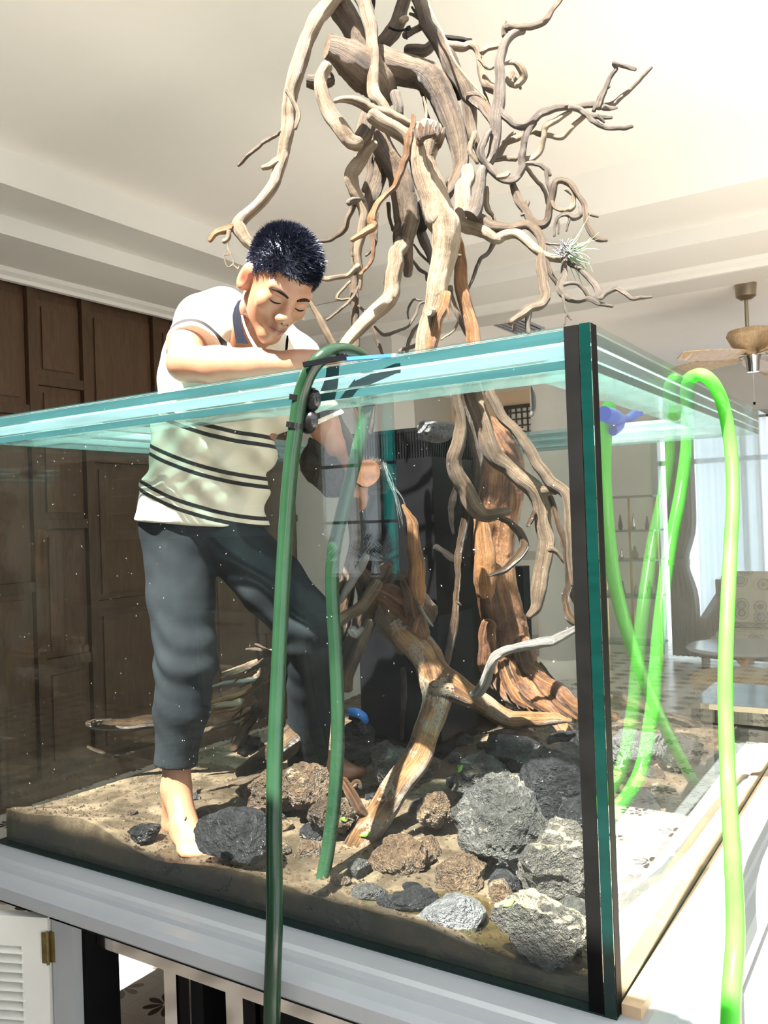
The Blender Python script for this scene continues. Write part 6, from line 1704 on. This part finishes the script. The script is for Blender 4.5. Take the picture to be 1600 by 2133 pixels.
for k in range(2):
    x0 = -6.3 + k * .98
    e = empty('wall_cabinet', (x0 + .48, KY + .2, 1.42), f'blue-grey wall cabinet with leaded glass doors, {("farther from", "nearer to")[k]} the mirrored window', 'cabinet', 'kitchen wall cabinets')
    MB().box(x0, x0 + .96, KY + .003, KY + .33, 1.42, 2.2).build('carcass', KC, e)
    for q in range(2):
        xx = x0 + .02 + q * .47
        d = MB().box(xx, xx + .45, KY + .33, KY + .35, 1.44, 2.18).build('door', KC, e)
        MB().box(xx + .06, xx + .39, KY + .35, KY + .356, 1.5, 2.12).build('pane', M['black'], d)
        for zq in (1.65, 1.8, 1.95): MB().box(xx + .06, xx + .39, KY + .356, KY + .362, zq, zq + .012).build('glazing_bar', KC, d)
tw = MB().box(-3.80, -2.9, KY - .42, KY - .36, .2, 3.2).build('garden_screen', hose_mat('teal_canvas', (.02, .55, .55), (.03, .65, .63), .75)); tag(tw, 'teal canvas screen outside the kitchen window', 'screen')
for k, (xx, hh, gc) in enumerate(((-3.66, .34, (.05, .16, .03)), (-3.47, .30, (.12, .05, .03)), (-4.02, .2, (.06, .12, .04)))):
    e = empty('potted_plant', (xx, KY + .12, 1.092), ('bushy conifer in a pot on the kitchen sill', 'red-leaved plant in a dark pot on the kitchen sill', 'low trailing plant at the end of the kitchen sill')[k], 'plant')
    MB().lathe([(.001, 0), (.05, 0), (.07, .11), (.001, .11)], 14, (xx, KY + .12, 1.092)).build('pot', plain('terracotta', (.30, .11, .05), .7), e, smooth=True, angle=40)
    g = MB(); gr = random.Random(k)
    for q in range(120):
        a = gr.uniform(0, 6.28); t = gr.random(); rr_ = .075 * (1 - t) + .012; b0 = (xx + rr_ * .4 * math.cos(a), KY + .12 + rr_ * .4 * math.sin(a), 1.20 + t * hh * .85)
        g.tube([b0, (b0[0] + rr_ * math.cos(a), b0[1] + rr_ * math.sin(a), b0[2] + .05)], [.005, .001], 4, sub=1)
    g.build('foliage', plain('foliage_%d' % k, gc, .6, var=.4, scale=40), e)
sl_ = struct(MB().box(kx0 - .1, kx1 + .1, KY - .02, KY + .24, 1.06, 1.09).build('window_sill', KD), 'dark kitchen window sill')

# ------------------------------------------------------------------ under the tank
cl_ = empty('coiled_hose', (-1.62, 1.62, .02), 'dark green hose coiled on the cabinet floor', 'hose')
pipe([(-1.62 + .13 * math.cos(a) * (1 - .02 * a), 1.66 + .13 * math.sin(a), .045 + .007 * a) for a in np.linspace(0, 14, 36)], .016, HG, 'coil', cl_, 10, 3)

# leaves dropped in the tank: each laid on the surface under it
lm = plain('fresh_leaf', (.13, .36, .04), .45, var=.25, scale=30)
bpy.context.view_layer.update()
def leaf(px, py, ang, ln, label):
    o_ = Vector(at(px, py, 1.6)); dr = Vector(at(px, py, 2.6)) - o_; dr.normalize(); best = None
    for q in COL.objects:
        if q.type != 'MESH' or not (q.name.startswith(('rock', 'sand', 'rubble', 'body', 'root')) ): continue
        h, loc, nr, _i = q.ray_cast(o_ - dr * .15, dr)
        if h and (best is None or (loc - o_).length < best[0]): best = ((loc - o_).length, loc.copy(), nr.copy())
    p, nr = np.array(best[1]), np.array(best[2])
    if nr @ np.array(dr) > 0: nr = -nr
    u1 = np.cross(nr, [0, 0, 1.0]); u1 = u1 / max(np.linalg.norm(u1), 1e-3) if np.linalg.norm(u1) > .05 else np.array([1.0, 0, 0]); u2 = np.cross(nr, u1)
    ax = u1 * math.cos(ang) + u2 * math.sin(ang); sd = np.cross(nr, ax); v = []; n_ = 7; m = MB()
    for i in range(n_):
        t = i / (n_ - 1); w = math.sin(math.pi * min(max(t, .02), .98)) * ln * .24
        for s_ in (-1, 0, 1): v.append(p + nr * (.0022 + .002 * abs(s_) + .004 * (t - .5) ** 2) + ax * (t - .5) * ln + sd * s_ * w)
    f = [(i * 3 + s_, i * 3 + s_ + 1, i * 3 + s_ + 4, i * 3 + s_ + 3) for i in range(n_ - 1) for s_ in range(2)]
    o = m.add(v, f).build('leaf', lm, None, smooth=True)
    md = o.modifiers.new('t', 'SOLIDIFY'); md.thickness = .0012; md.offset = -1
    return tag(o, label, 'leaf')
leaf(384, 1703, 1.5, .018, 'small green leaf stuck to the bare foot')
leaf(1062, 1882, .7, .028, 'bright green leaf on the sand-topped rock')
leaf(960, 1602, 1.1, .024, 'pale green leaf on the lava rock')
leaf(760, 1738, .2, .028, 'green leaf lying on the sandy root')
leaf(715, 1708, -.4, .026, 'yellow-green leaf beside the green hose')
